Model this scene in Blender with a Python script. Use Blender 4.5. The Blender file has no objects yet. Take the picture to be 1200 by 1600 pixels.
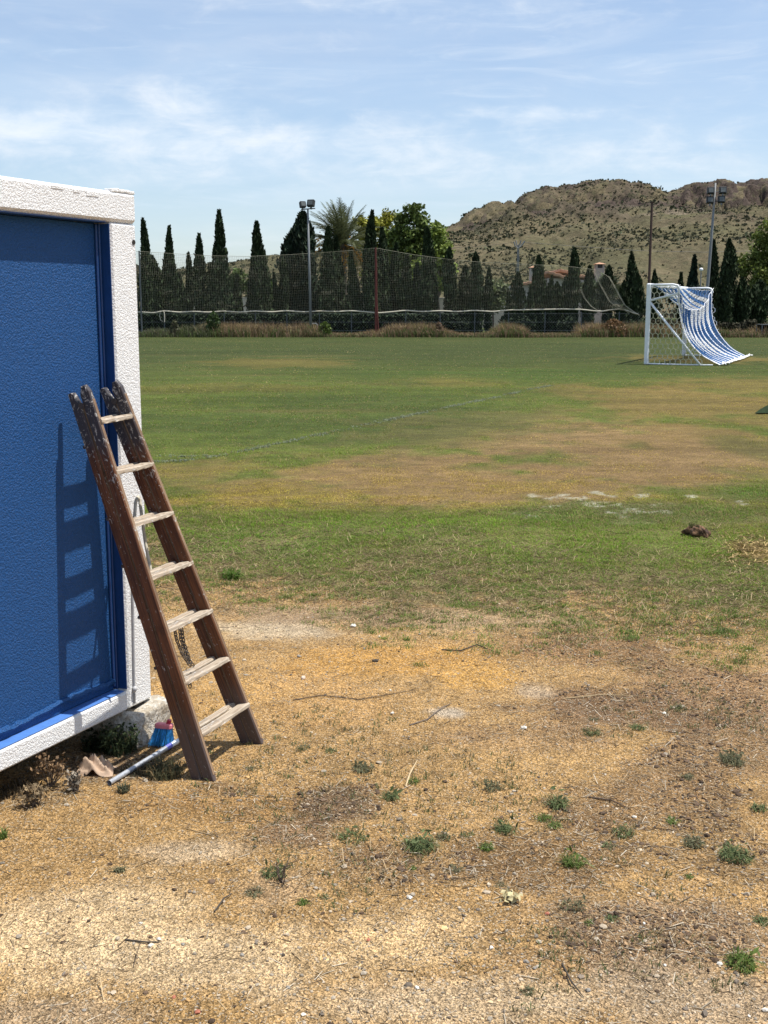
import bpy, math, random
import numpy as np
from mathutils import Vector, Matrix

R = math.radians
SC = bpy.context.scene
COL = SC.collection
rng = np.random.default_rng(7)
random.seed(7)

# ------------------------------------------------------------------ camera
FPX, CAMH, HZ = 1850.0, 2.0, 480.0          # focal length in photo pixels, eye height, horizon row
PITCH = math.atan((800 - HZ) / FPX)
CP, SP = math.cos(PITCH), math.sin(PITCH)
cam_d = bpy.data.cameras.new('camera')
cam_d.sensor_fit = 'VERTICAL'; cam_d.sensor_height = 36.0
cam_d.lens = 36.0 * FPX / 1600.0
cam_d.clip_start = 0.05; cam_d.clip_end = 5000
cam = bpy.data.objects.new('camera', cam_d); COL.objects.link(cam)
cam.location = (0, 0, CAMH); cam.rotation_euler = (math.pi / 2 - PITCH, 0, 0)
SC.camera = cam

# ------------------------------------------------------------------ light
WALL_D = np.array([0.42440823, 0.90547096, 0.0])     # along the container front, away from the camera
WALL_N = np.array([0.90547096, -0.42440823, 0.0])    # out of the container front
SUN_EL, SUN_AL = R(69.5), R(22)
sun_h = WALL_N * math.cos(SUN_AL) + WALL_D * math.sin(SUN_AL)
SUN_DIR = Vector((sun_h[0] * math.cos(SUN_EL), sun_h[1] * math.cos(SUN_EL), math.sin(SUN_EL)))
sun_d = bpy.data.lights.new('sun', 'SUN'); sun_d.energy = 4.8; sun_d.angle = R(0.53); sun_d.color = (1.0, 0.955, 0.88)
sun = bpy.data.objects.new('sun', sun_d); COL.objects.link(sun)
sun.rotation_euler = SUN_DIR.to_track_quat('Z', 'Y').to_euler()
sun.location = (20, -10, 60)

W = bpy.data.worlds.new('World'); SC.world = W; W.use_nodes = True
SC.view_settings.view_transform = 'Standard'; SC.view_settings.look = 'None'
SC.view_settings.exposure = 0.45; SC.view_settings.gamma = 1.0
SC.view_settings.use_curve_mapping = False


class NT:
    """small node-tree writer"""
    def __init__(s, tree): s.t = tree; s.n = tree.nodes; s.l = tree.links
    def node(s, typ, ins=None, **kw):
        nd = s.n.new(typ)
        for k, v in kw.items(): setattr(nd, k, v)
        for k, v in (ins or {}).items(): s.put(nd.inputs[k], v)
        return nd
    def put(s, sock, v):
        if isinstance(v, bpy.types.NodeSocket): s.l.new(v, sock)
        elif isinstance(v, bpy.types.Node): s.l.new(v.outputs[0], sock)
        else:
            if sock.type == 'RGBA' and hasattr(v, '__len__') and len(v) == 3: v = (*v, 1)
            sock.default_value = v
    def math(s, op, a, b=0.0, c=None, clamp=False):
        nd = s.n.new('ShaderNodeMath'); nd.operation = op; nd.use_clamp = clamp
        s.put(nd.inputs[0], a); s.put(nd.inputs[1], b)
        if c is not None: s.put(nd.inputs[2], c)
        return nd.outputs[0]
    def mix(s, f, a, b, mode='MIX'):
        nd = s.n.new('ShaderNodeMix'); nd.data_type = 'RGBA'; nd.blend_type = mode
        s.put(nd.inputs[0], f); s.put(nd.inputs[6], a); s.put(nd.inputs[7], b)
        return nd.outputs[2]
    def noise(s, vec, scale, detail=3, rough=0.55, dist=0.0):
        nd = s.node('ShaderNodeTexNoise', {'Scale': scale, 'Detail': detail, 'Roughness': rough, 'Distortion': dist})
        if vec is not None: s.put(nd.inputs['Vector'], vec)
        return nd.outputs['Fac']
    def ramp(s, v, a, b, lo=0.0, hi=1.0):
        nd = s.node('ShaderNodeMapRange', {'Value': v, 'From Min': a, 'From Max': b, 'To Min': lo, 'To Max': hi})
        nd.interpolation_type = 'SMOOTHSTEP'
        return nd.outputs[0]
    def scale(s, vec, sc, rot=(0, 0, 0)):
        nd = s.node('ShaderNodeMapping', {'Vector': vec, 'Scale': sc, 'Rotation': rot})
        return nd.outputs[0]


wt = NT(W.node_tree)
W.node_tree.nodes.clear()
sky = wt.node('ShaderNodeTexSky', sky_type='NISHITA')
sky.sun_disc = False; sky.sun_elevation = SUN_EL
sky.sun_rotation = math.atan2(sun_h[0], sun_h[1])
sky.altitude = 100; sky.air_density = 1.0; sky.dust_density = 0.9; sky.ozone_density = 2.0
tc = wt.node('ShaderNodeTexCoord')
dirv = tc.outputs['Generated']
sep = wt.node('ShaderNodeSeparateXYZ', {0: dirv})
dx, dy, dz = sep.outputs
# broad veil of thin cloud, streaks stretched along the horizon, tilted a little
n1 = wt.noise(wt.scale(dirv, (2.6, 2.6, 15), (0, R(4), 0)), 1.6, 6, 0.55, 0.8)
n2 = wt.noise(wt.scale(dirv, (5, 5, 40), (0, R(-9), 0)), 2.0, 8, 0.62, 1.2)
n3 = wt.noise(wt.scale(dirv, (9, 9, 20)), 2.2, 9, 0.6, 0.3)
veil = wt.ramp(n1, 0.34, 0.82, 0.26, 0.56)
streak = wt.ramp(n2, 0.48, 0.90, 0, 0.38)
# a low bank of soft cumulus to the north-west
def bank(ax, ez, wx, wz):
    a = wt.math('DIVIDE', wt.math('SUBTRACT', dx, ax), wx)
    b = wt.math('DIVIDE', wt.math('SUBTRACT', dz, ez), wz)
    q = wt.math('ADD', wt.math('MULTIPLY', a, a), wt.math('MULTIPLY', b, b))
    return wt.math('EXPONENT', wt.math('MULTIPLY', q, -1.0))
b1 = bank(-0.20, 0.128, 0.20, 0.036)
b2 = bank(0.16, 0.125, 0.26, 0.034)
b3 = bank(0.05, 0.228, 0.30, 0.020)
b4 = bank(-0.152, 0.166, 0.040, 0.017); b5 = bank(-0.275, 0.140, 0.060, 0.012); b6 = bank(0.115, 0.152, 0.06, 0.006)
bn = wt.math('ADD', wt.math('ADD', wt.math('MULTIPLY', b1, 0.8), wt.math('MULTIPLY', wt.math('ADD', b4, wt.math('ADD', b5, b6)), 0.55)), wt.math('ADD', wt.math('MULTIPLY', b2, 0.55), wt.math('MULTIPLY', b3, 0.5)))
cum = wt.ramp(wt.math('ADD', wt.math('MULTIPLY', bn, 0.42), wt.math('MULTIPLY', n3, 0.75)), 0.48, 0.98, 0, 0.62)
mask = wt.math('ADD', veil, streak)
mask = wt.math('ADD', wt.math('MULTIPLY', mask, 0.75), cum, clamp=True)
up = wt.ramp(dz, 0.0, 0.05, 0.35, 1.0)
mask = wt.math('MULTIPLY', mask, up)
skyc = wt.mix(1.0, sky.outputs[0], (0.96, 1.0, 1.06), 'MULTIPLY')
cc = wt.mix(wt.ramp(n3, 0.35, 0.7), (5.7, 6.45, 7.25), (6.3, 6.75, 7.25))
mixc = wt.mix(mask, skyc, cc)
bg = wt.node('ShaderNodeBackground', {'Color': mixc, 'Strength': 0.107})
wo = wt.node('ShaderNodeOutputWorld', {'Surface': bg})

# ------------------------------------------------------------------ measuring helpers
def vnoise(x, y, seed=0):
    x = np.asarray(x, float); y = np.asarray(y, float)
    xi = np.floor(x).astype(np.int64); yi = np.floor(y).astype(np.int64)
    fx = x - xi; fy = y - yi
    fx = fx * fx * (3 - 2 * fx); fy = fy * fy * (3 - 2 * fy)
    def hsh(a, b):
        h = (a * 374761393 + b * 668265263 + seed * 1442695041) & 0xffffffff
        h = ((h ^ (h >> 13)) * 1274126177) & 0xffffffff
        return ((h ^ (h >> 16)) & 0xffff) / 65535.0
    return (hsh(xi, yi) * (1 - fx) + hsh(xi + 1, yi) * fx) * (1 - fy) + (hsh(xi, yi + 1) * (1 - fx) + hsh(xi + 1, yi + 1) * fx) * fy

def fbm(x, y, seed=0, octv=4, gain=0.5):
    t = 0; a = 1; s = 0
    for o in range(octv):
        t = t + a * vnoise(x * 2 ** o + 17.3 * o, y * 2 ** o - 9.1 * o, seed + o); s += a; a *= gain
    return t / s

def sstep(a, b, v):
    t = np.clip((np.asarray(v, float) - a) / (b - a), 0, 1)
    return t * t * (3 - 2 * t)

def rise(y): return 0.3 * sstep(8.5, 30, y)

def gz(x, y):
    """height of the ground"""
    x = np.asarray(x, float); y = np.asarray(y, float)
    near = 1 - sstep(9, 16, y)
    b = (fbm(x * 1.3, y * 1.3, 3) - 0.5) * 0.05 + (fbm(x * 9, y * 9, 5, 3) - 0.5) * 0.016
    return rise(y) + near * b + (1 - near) * (fbm(x * 0.25, y * 0.25, 8) - 0.5) * 0.04

def ray(u, v):
    r = (u - 600) / FPX; q = -(v - 800) / FPX
    return np.array([r, CP + q * SP, -SP + q * CP])

def onz(u, v, z=0.0):
    d = ray(u, v); t = (z - CAMH) / d[2]
    return np.array([0, 0, CAMH]) + t * d

def at(u, v):
    """ground point seen at photo pixel (u, v)"""
    z = 0.0
    for _ in range(12):
        p = onz(u, v, z); z = float(rise(p[1]))
    p = onz(u, v, z); p[2] = float(gz(p[0], p[1]))
    return p

def atY(u, v, Y):
    """point at distance Y seen at photo pixel (u, v)"""
    d = ray(u, v); return np.array([0, 0, CAMH]) + d * (Y / d[1])

def onplane(u, v, p0, n):
    d = ray(u, v); o = np.array([0, 0, CAMH])
    return o + d * (np.dot(p0 - o, n) / np.dot(d, n))

# ------------------------------------------------------------------ mesh helpers
def mesh_np(name, V, F, mat, parent=None, cols=None, smooth=False, loc=None):
    """one mesh object out of arrays: V (n,3), F list of arrays (m,k)"""
    if not isinstance(F, (list, tuple)): F = [F]
    V = np.asarray(V, np.float32)
    me = bpy.data.meshes.new(name)
    F = [np.asarray(f, np.int32) for f in F if len(f)]
    nl = sum(f.size for f in F); npoly = sum(len(f) for f in F)
    me.vertices.add(len(V)); me.vertices.foreach_set('co', V.ravel())
    me.loops.add(nl); me.loops.foreach_set('vertex_index', np.concatenate([f.ravel() for f in F]))
    tot = np.concatenate([np.full(len(f), f.shape[1], np.int32) for f in F])
    st = np.concatenate([[0], np.cumsum(tot)[:-1]]).astype(np.int32)
    me.polygons.add(npoly); me.polygons.foreach_set('loop_start', st); me.polygons.foreach_set('loop_total', tot)
    me.polygons.foreach_set('use_smooth', np.full(npoly, bool(smooth)))
    me.update(calc_edges=True); me.validate()
    if cols is not None:
        a = me.attributes.new('tint', 'FLOAT_COLOR', 'POINT')
        c = np.ones((len(V), 4), np.float32); c[:, :3] = cols
        a.data.foreach_set('color', c.ravel())
    if mat: me.materials.append(mat)
    o = bpy.data.objects.new(name, me); COL.objects.link(o)
    if parent: o.parent = parent
    if loc is not None: o.location = loc
    return o

class MB:
    """collects simple shapes and links them as one mesh object"""
    def __init__(s): s.V = []; s.Q = []; s.T = []; s.n = 0
    def add(s, V, Q=(), T=()):
        V = np.asarray(V, float); s.V.append(V)
        if len(Q): s.Q.append(np.asarray(Q) + s.n)
        if len(T): s.T.append(np.asarray(T) + s.n)
        s.n += len(V)
    def box(s, c, size, ax=None, bev=0.0):
        """bevelled box, ax = 3x3 rows of axes"""
        ax = np.eye(3) if ax is None else np.asarray(ax, float)
        h = np.asarray(size, float) / 2; c = np.asarray(c, float)
        if bev <= 0:
            L = np.array([[x, y, z] for z in (-1, 1) for y in (-1, 1) for x in (-1, 1)]) * h
            s.add(L @ ax + c, [[0, 2, 3, 1], [4, 5, 7, 6], [0, 1, 5, 4], [2, 6, 7, 3], [0, 4, 6, 2], [1, 3, 7, 5]])
            return
        b = min(bev, h.min() * 0.9)
        V = []; idx = {}
        for sx in (-1, 1):
            for sy in (-1, 1):
                for sz in (-1, 1):
                    sg = np.array([sx, sy, sz])
                    for k in range(3):
                        p = sg * (h - b); p = p.astype(float); p[k] = sg[k] * h[k]
                        idx[(sx, sy, sz, k)] = len(V); V.append(p)
        Q = []; T = []
        for k in range(3):
            i, j = (k + 1) % 3, (k + 2) % 3
            for sg in (-1, 1):
                def key(a, bq):
                    t = [0, 0, 0]; t[k] = sg; t[i] = a; t[j] = bq; return (*t, k)
                q = [idx[key(-1, -1)], idx[key(1, -1)], idx[key(1, 1)], idx[key(-1, 1)]]
                Q.append(q if sg > 0 else q[::-1])
        for k in range(3):
            i, j = (k + 1) % 3, (k + 2) % 3
            for a in (-1, 1):
                for bq in (-1, 1):
                    def key(kk, t): 
                        q = [0, 0, 0]; q[k] = t; q[i] = a; q[j] = bq; return (*q, kk)
                    q = [idx[key(i, -1)], idx[key(i, 1)], idx[key(j, 1)], idx[key(j, -1)]]
                    Q.append(q if a * bq < 0 else q[::-1])
        for sx in (-1, 1):
            for sy in (-1, 1):
                for sz in (-1, 1):
                    t = [idx[(sx, sy, sz, k)] for k in range(3)]
                    T.append(t if sx * sy * sz > 0 else t[::-1])
        s.add(np.array(V) @ ax + c, Q, T)
    def tube(s, pts, rad, seg=6, cap=True):
        pts = [np.asarray(p, float) for p in pts]
        n = len(pts); rad = [rad] * n if np.isscalar(rad) else rad
        rings = []
        up = None
        for i in range(n):
            t = pts[min(i + 1, n - 1)] - pts[max(i - 1, 0)]; t = t / (np.linalg.norm(t) + 1e-9)
            if up is None:
                up = np.array([0, 0, 1.0]) if abs(t[2]) < 0.9 else np.array([1.0, 0, 0])
            a = np.cross(t, up); a /= np.linalg.norm(a) + 1e-9; b = np.cross(a, t); up = b
            ang = np.arange(seg) * 2 * math.pi / seg
            rings.append(pts[i] + rad[i] * (np.cos(ang)[:, None] * a + np.sin(ang)[:, None] * b))
        Q = []; T = []
        for i in range(n - 1):
            for k in range(seg):
                k2 = (k + 1) % seg
                Q.append([i * seg + k, i * seg + k2, (i + 1) * seg + k2, (i + 1) * seg + k])
        V = np.concatenate(rings)
        if cap:
            V = np.vstack([V, pts[0], pts[-1]])
            for k in range(seg):
                k2 = (k + 1) % seg
                T.append([n * seg, k2, k]); T.append([n * seg + 1, (n - 1) * seg + k, (n - 1) * seg + k2])
        s.add(V, Q, T)
    def build(s, name, mat, parent=None, smooth=False, origin=None, mw=None, cols=None):
        V = np.concatenate(s.V); F = []
        if origin is None: origin = np.zeros(3)
        if s.Q: F.append(np.concatenate(s.Q))
        if s.T: F.append(np.concatenate(s.T))
        o = mesh_np(name, V - np.asarray(origin), F, mat, parent, cols=cols, smooth=smooth)
        if parent is None: o.location = origin
        return o

def tag(o, label=None, cat=None, group=None, kind=None):
    if label: o['label'] = label
    if cat: o['category'] = cat
    if group: o['group'] = group
    if kind: o['kind'] = kind
    return o

def thing(name, label, cat, loc=(0, 0, 0), group=None, rz=0):
    o = bpy.data.objects.new(name, None); COL.objects.link(o)
    o.location = loc; o.rotation_euler = (0, 0, rz); o.empty_display_size = 0.2
    return tag(o, label, cat, group)

def sticks(V0, V1, rad):
    """many three-sided sticks at once; returns V, quads"""
    V0 = np.asarray(V0, float); V1 = np.asarray(V1, float); n = len(V0)
    t = V1 - V0; t /= np.linalg.norm(t, axis=1)[:, None] + 1e-9
    ref = np.where(np.abs(t[:, 2:3]) < 0.9, np.array([[0, 0, 1.0]]), np.array([[1.0, 0, 0]]))
    a = np.cross(t, ref); a /= np.linalg.norm(a, axis=1)[:, None] + 1e-9; b = np.cross(a, t)
    rad = np.broadcast_to(np.asarray(rad, float), (n,))[:, None]
    V = np.zeros((n, 6, 3))
    for k in range(3):
        an = k * 2 * math.pi / 3 + 0.4
        off = rad * (math.cos(an) * a + math.sin(an) * b)
        V[:, k] = V0 + off; V[:, 3 + k] = V1 + off
    base = (np.arange(n) * 6)[:, None]
    Q = np.concatenate([base + np.array([[k, (k + 1) % 3, 3 + (k + 1) % 3, 3 + k]]) for k in range(3)])
    return V.reshape(-1, 3), Q

def leaves(P, size, nrm=None, asp=1.6, g=None):
    """leaf-sized quads (folded rhombs) at points P; returns V (4n), Q"""
    g = g or rng
    n = len(P); size = np.broadcast_to(np.asarray(size, float), (n,))[:, None]
    a = g.normal(size=(n, 3)); a /= np.linalg.norm(a, axis=1)[:, None]
    if nrm is not None:
        a = a + nrm; a /= np.linalg.norm(a, axis=1)[:, None] + 1e-9
    b = np.cross(a, g.normal(size=(n, 3))); b /= np.linalg.norm(b, axis=1)[:, None] + 1e-9
    c = np.cross(a, b)
    V = np.stack([P - a * size * asp / 2, P + b * size / 2, P + a * size * asp / 2, P - b * size / 2 + c * size * 0.2], 1)
    Q = (np.arange(n) * 4)[:, None] + np.arange(4)[None]
    return V.reshape(-1, 3), Q

# ------------------------------------------------------------------ materials
def mat(name, col, rough=0.8, var=0.15, nscale=8.0, bump=0.0, bscale=60.0, spec=0.3, tint=False, metal=0.0, col2=None, trans=0.0):
    m = bpy.data.materials.new(name); m.use_nodes = True
    t = NT(m.node_tree); t.n.clear()
    out = t.node('ShaderNodeOutputMaterial')
    b = t.node('ShaderNodeBsdfPrincipled', {'Roughness': rough, 'Metallic': metal, 'Specular IOR Level': spec})
    tc = t.node('ShaderNodeTexCoord'); ob = tc.outputs['Object']
    if tint:
        base = t.node('ShaderNodeAttribute', attribute_name='tint').outputs['Color']
    else:
        base = t.node('ShaderNodeRGB').outputs[0]; base.default_value = (*col, 1)
    n = t.noise(ob, nscale, 4, 0.6)
    if col2 is not None: base = t.mix(t.ramp(n, 0.42, 0.6), base, col2)
    v = t.ramp(t.noise(ob, nscale * 2.7, 5, 0.65), 0.25, 0.75, 1 - var, 1 + var)
    base = t.mix(1.0, base, v, 'MULTIPLY')
    t.put(b.inputs['Base Color'], base)
    if bump > 0:
        bn = t.node('ShaderNodeBump', {'Strength': 1.0, 'Distance': bump, 'Height': t.noise(ob, bscale, 4, 0.6)})
        t.put(b.inputs['Normal'], bn.outputs[0])
    sh = b.outputs[0]
    if trans > 0:
        tr = t.node('ShaderNodeBsdfTranslucent', {'Color': base})
        sh = t.node('ShaderNodeMixShader', {0: trans, 1: sh, 2: tr}).outputs[0]
    t.put(out.inputs[0], sh)
    return m

def stucco(name, col, rough=0.6, dirt=(0.4, 0.38, 0.34), dirt_amt=0.10, amp=0.0022, scale=125.0):
    m = bpy.data.materials.new(name); m.use_nodes = True
    t = NT(m.node_tree); t.n.clear()
    out = t.node('ShaderNodeOutputMaterial')
    b = t.node('ShaderNodeBsdfPrincipled', {'Roughness': rough, 'Specular IOR Level': 0.3})
    ob = t.node('ShaderNodeTexCoord').outputs['Object']
    blot = t.ramp(t.noise(ob, 2.3, 6, 0.7), 0.55, 0.85, 0, dirt_amt)
    fine = t.ramp(t.noise(ob, 90, 3, 0.6), 0.3, 0.7, 0.93, 1.04)
    base = t.mix(blot, col, dirt)
    drip = t.ramp(t.noise(t.scale(ob, (14, 14, 0.8)), 2.0, 5, 0.65), 0.60, 0.85, 0, dirt_amt * 0.8)
    base = t.mix(drip, base, dirt)
    base = t.mix(1.0, base, fine, 'MULTIPLY')
    t.put(b.inputs['Base Color'], base)
    h1 = t.ramp(t.noise(ob, scale, 2, 0.5, 0.6), 0.36, 0.62)
    h2 = t.noise(ob, scale * 3.1, 2, 0.6)
    hh = t.math('ADD', h1, t.math('MULTIPLY', h2, 0.35))
    bn = t.node('ShaderNodeBump', {'Strength': 1.0, 'Distance': amp, 'Height': hh})
    t.put(b.inputs['Normal'], bn.outputs[0])
    t.put(out.inputs[0], b.outputs[0])
    return m

M = {}
M['white'] = stucco('white_stucco', (0.80, 0.80, 0.79), 0.6)
M['blue'] = stucco('blue_stucco', (0.012, 0.070, 0.215), 0.55, (0.022, 0.088, 0.245), 0.35, 0.0022, 120.0)
M['blue_trim'] = mat('blue_trim_paint', (0.008, 0.045, 0.165), 0.4, 0.1, 6, 0.0008, 60, 0.5)
M['blue_sill'] = mat('blue_sill_paint', (0.075, 0.19, 0.50), 0.45, 0.1, 8, 0.0008, 60, 0.4)
M['black_gap'] = mat('rust_dark', (0.03, 0.026, 0.022), 0.9)
M['roof'] = mat('roof_sheet', (0.5, 0.5, 0.48), 0.6)
M['concrete'] = mat('concrete', (0.50, 0.47, 0.41), 0.95, 0.35, 26, 0.014, 55, 0.1, col2=(0.36, 0.31, 0.24))
M['cable'] = mat('grey_cable', (0.42, 0.42, 0.43), 0.6)
M['steel'] = mat('galvanised_steel', (0.20, 0.21, 0.215), 0.6, 0.15, 20, metal=0.1, spec=0.3)
M['steel_dark'] = mat('weathered_steel', (0.10, 0.11, 0.11), 0.6, 0.15, 5)
M['rust'] = mat('rust_red_paint', (0.105, 0.030, 0.024), 0.7, 0.25, 4)
M['brown_mast'] = mat('brown_mast_paint', (0.075, 0.045, 0.035), 0.7, 0.25, 4)
M['chain'] = mat('old_chain_iron', (0.12, 0.10, 0.085), 0.55, 0.3, 60, metal=0.6)
M['rope'] = mat('pale_rope', (0.52, 0.48, 0.38), 0.9, 0.2, 20)
M['net'] = mat('net_twine', (0.30, 0.285, 0.215), 0.9, 0.1, 3)
M['wire'] = mat('fence_wire', (0.25, 0.26, 0.25), 0.6)
M['goal_white'] = mat('goal_paint', (0.78, 0.80, 0.82), 0.35, 0.06, 3, spec=0.5)
M['net_white'] = mat('white_goal_net', (0.80, 0.80, 0.80), 0.8, 0.08, 3)
M['net_cream'] = mat('cream_goal_net', (0.62, 0.60, 0.46), 0.8, 0.1, 3)
M['net_blue'] = mat('blue_goal_net', (0.028, 0.105, 0.27), 0.8, 0.1, 3)
M['cypress'] = mat('cypress_foliage', (0.022, 0.034, 0.013), 0.8, 0.5, 1.3, spec=0.2, tint=True)
M['leaf'] = mat('leaf', (0.05, 0.08, 0.02), 0.6, 0.4, 0.9, spec=0.3, tint=True, trans=0.25)
M['bark'] = mat('bark', (0.13, 0.10, 0.075), 0.95, 0.35, 6, 0.02, 14)
M['blade'] = mat('grass_blade', (0.1, 0.1, 0.03), 0.65, 0.15, 4, spec=0.25, tint=True, trans=0.4)
M['straw'] = mat('straw', (0.3, 0.2, 0.1), 0.8, 0.2, 9, tint=True)
M['pebble'] = mat('pebble', (0.3, 0.3, 0.3), 0.85, 0.2, 60, tint=True)
M['paper'] = mat('crumpled_cloth', (0.58, 0.43, 0.31), 0.9, 0.10, 9, 0.003, 40, trans=0.3)
M['bristle'] = mat('blue_bristle', (0.03, 0.22, 0.52), 0.5, 0.4, 30, tint=True)
M['pink'] = mat('pink_plastic', (0.70, 0.22, 0.26), 0.45, 0.2, 20)
M['red'] = mat('red_plastic', (0.45, 0.03, 0.06), 0.4, 0.1, 20)
M['sticker'] = mat('sticker_blue', (0.16, 0.17, 0.55), 0.5, 0.2, 80)
M['pole_metal'] = mat('broomstick_metal', (0.50, 0.52, 0.55), 0.4, 0.2, 40, metal=0.5, spec=0.5)
M['lamp_black'] = mat('lamp_housing', (0.03, 0.03, 0.03), 0.5, 0.1)
M['lamp_glass'] = mat('lamp_glass', (0.085, 0.095, 0.09), 0.35, 0.3, 3, spec=0.7)
M['house'] = mat('house_render', (0.40, 0.37, 0.33), 0.9, 0.12, 0.6)
M['house_pink'] = mat('tower_render', (0.42, 0.33, 0.28), 0.9, 0.12, 0.6)
M['garden_wall'] = mat('garden_wall_render', (0.55, 0.47, 0.38), 0.9, 0.15, 0.6)
M['tile'] = mat('roof_tile', (0.42, 0.24, 0.15), 0.85, 0.3, 2.5)
M['window'] = mat('window_dark', (0.02, 0.02, 0.025), 0.2)
M['date'] = mat('date_fruit', (0.42, 0.20, 0.03), 0.7, 0.3, 2)
M['shadow_patch'] = mat('shadow_green', (0.022, 0.035, 0.018), 0.95, 0.2, 3, spec=0.05)  # near-black green, the shade of a cast shadow put into the colour
M['clod'] = mat('clod_soil', (0.16, 0.09, 0.05), 0.95, 0.5, 18, 0.01, 40, col2=(0.05, 0.03, 0.02))

def ground_material():
    m = bpy.data.materials.new('ground_soil'); m.use_nodes = True
    t = NT(m.node_tree); t.n.clear()
    out = t.node('ShaderNodeOutputMaterial')
    b = t.node('ShaderNodeBsdfPrincipled', {'Roughness': 0.95, 'Specular IOR Level': 0.12})
    ob = t.node('ShaderNodeTexCoord').outputs['Object']
    tint = t.node('ShaderNodeAttribute', attribute_name='tint').outputs['Color']
    turf = t.node('ShaderNodeAttribute', attribute_name='turf').outputs['Fac']
    soil = t.math('SUBTRACT', 1.0, turf)
    # gravel grains
    vor = t.node('ShaderNodeTexVoronoi', {'Vector': ob, 'Scale': 175.0, 'Randomness': 1.0})
    vsep = t.node('ShaderNodeSeparateColor', {0: vor.outputs['Color']})
    g1 = t.ramp(vsep.outputs[0], 0.0, 1.0, 0.58, 1.45)
    vor2 = t.node('ShaderNodeTexVoronoi', {'Vector': ob, 'Scale': 80.0, 'Randomness': 1.0})
    vs2 = t.node('ShaderNodeSeparateColor', {0: vor2.outputs['Color']})
    g2 = t.ramp(vs2.outputs[1], 0.0, 1.0, 0.80, 1.20)
    fine = t.ramp(t.noise(ob, 210, 3, 0.7), 0.25, 0.75, 0.66, 1.34)
    mid = t.ramp(t.noise(ob, 7, 6, 0.72), 0.25, 0.75, 0.72, 1.26)
    wide = t.ramp(t.noise(ob, 1.1, 5, 0.6), 0.3, 0.7, 0.88, 1.12)
    soilf = t.math('MULTIPLY', t.math('MULTIPLY', g1, g2), t.math('MULTIPLY', fine, t.math('MULTIPLY', mid, wide)))
    soilc = t.mix(1.0, tint, soilf, 'MULTIPLY')
    # dark crumbs of humus and pale grains
    crumb = t.ramp(t.noise(ob, 60, 4, 0.78), 0.585, 0.67, 0, 0.65)
    soilc = t.mix(crumb, soilc, (0.085, 0.055, 0.03))
    pale = t.math('MULTIPLY', t.math('GREATER_THAN', vsep.outputs[1], 0.93), 0.6)
    soilc = t.mix(pale, soilc, (0.56, 0.47, 0.34))
    # turf: grain of mown grass, finer blades dissolve into it with distance
    tf = t.ramp(t.noise(t.scale(ob, (1, 1, 1)), 34, 5, 0.8), 0.25, 0.75, 0.55, 1.45)
    tm = t.ramp(t.noise(t.scale(ob, (1, 1.6, 1)), 3.2, 6, 0.7), 0.25, 0.75, 0.74, 1.26)
    tw = t.ramp(t.noise(t.scale(ob, (0.35, 1.4, 1)), 0.55, 6, 0.65), 0.3, 0.7, 0.80, 1.20)
    dry = t.ramp(t.noise(t.scale(ob, (0.25, 1.0, 1)), 0.75, 7, 0.72), 0.52, 0.72, 0, 0.55)
    turfc = t.mix(dry, tint, (0.130, 0.100, 0.036))
    tf = t.math('MULTIPLY', tf, t.ramp(t.noise(ob, 120, 3, 0.7), 0.28, 0.72, 0.62, 1.38))
    turfc = t.mix(1.0, turfc, t.math('MULTIPLY', tf, t.math('MULTIPLY', tm, tw)), 'MULTIPLY')
    t.put(b.inputs['Base Color'], t.mix(turf, soilc, turfc))
    hgt = t.math('ADD', t.math('MULTIPLY', vor.outputs['Distance'], 0.55), t.math('ADD', t.math('MULTIPLY', vor2.outputs['Distance'], 0.7), t.math('MULTIPLY', t.noise(ob, 45, 5, 0.7), 0.9)))
    bn = t.node('ShaderNodeBump', {'Strength': 1.0, 'Distance': 0.012, 'Height': hgt})
    t.put(b.inputs['Normal'], bn.outputs[0])
    t.put(out.inputs[0], b.outputs[0])
    return m
M['ground'] = ground_material()

# ------------------------------------------------------------------ GROUND
def edge_y(x):
    return np.interp(x, [-6, -1.5, 0.4, 1.6, 2.4, 6], [9.3, 8.75, 8.25, 7.6, 7.3, 6.6])

def turf_mask(x, y):
    e = edge_y(x)
    n = (fbm(x * 1.1, y * 1.1, 21, 5, 0.6) - 0.5) * 2.6 + (fbm(x * 6, y * 6, 25, 4, 0.7) - 0.5) * 2.6
    return sstep(-0.25, 0.55, (y - e) + n)

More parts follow.
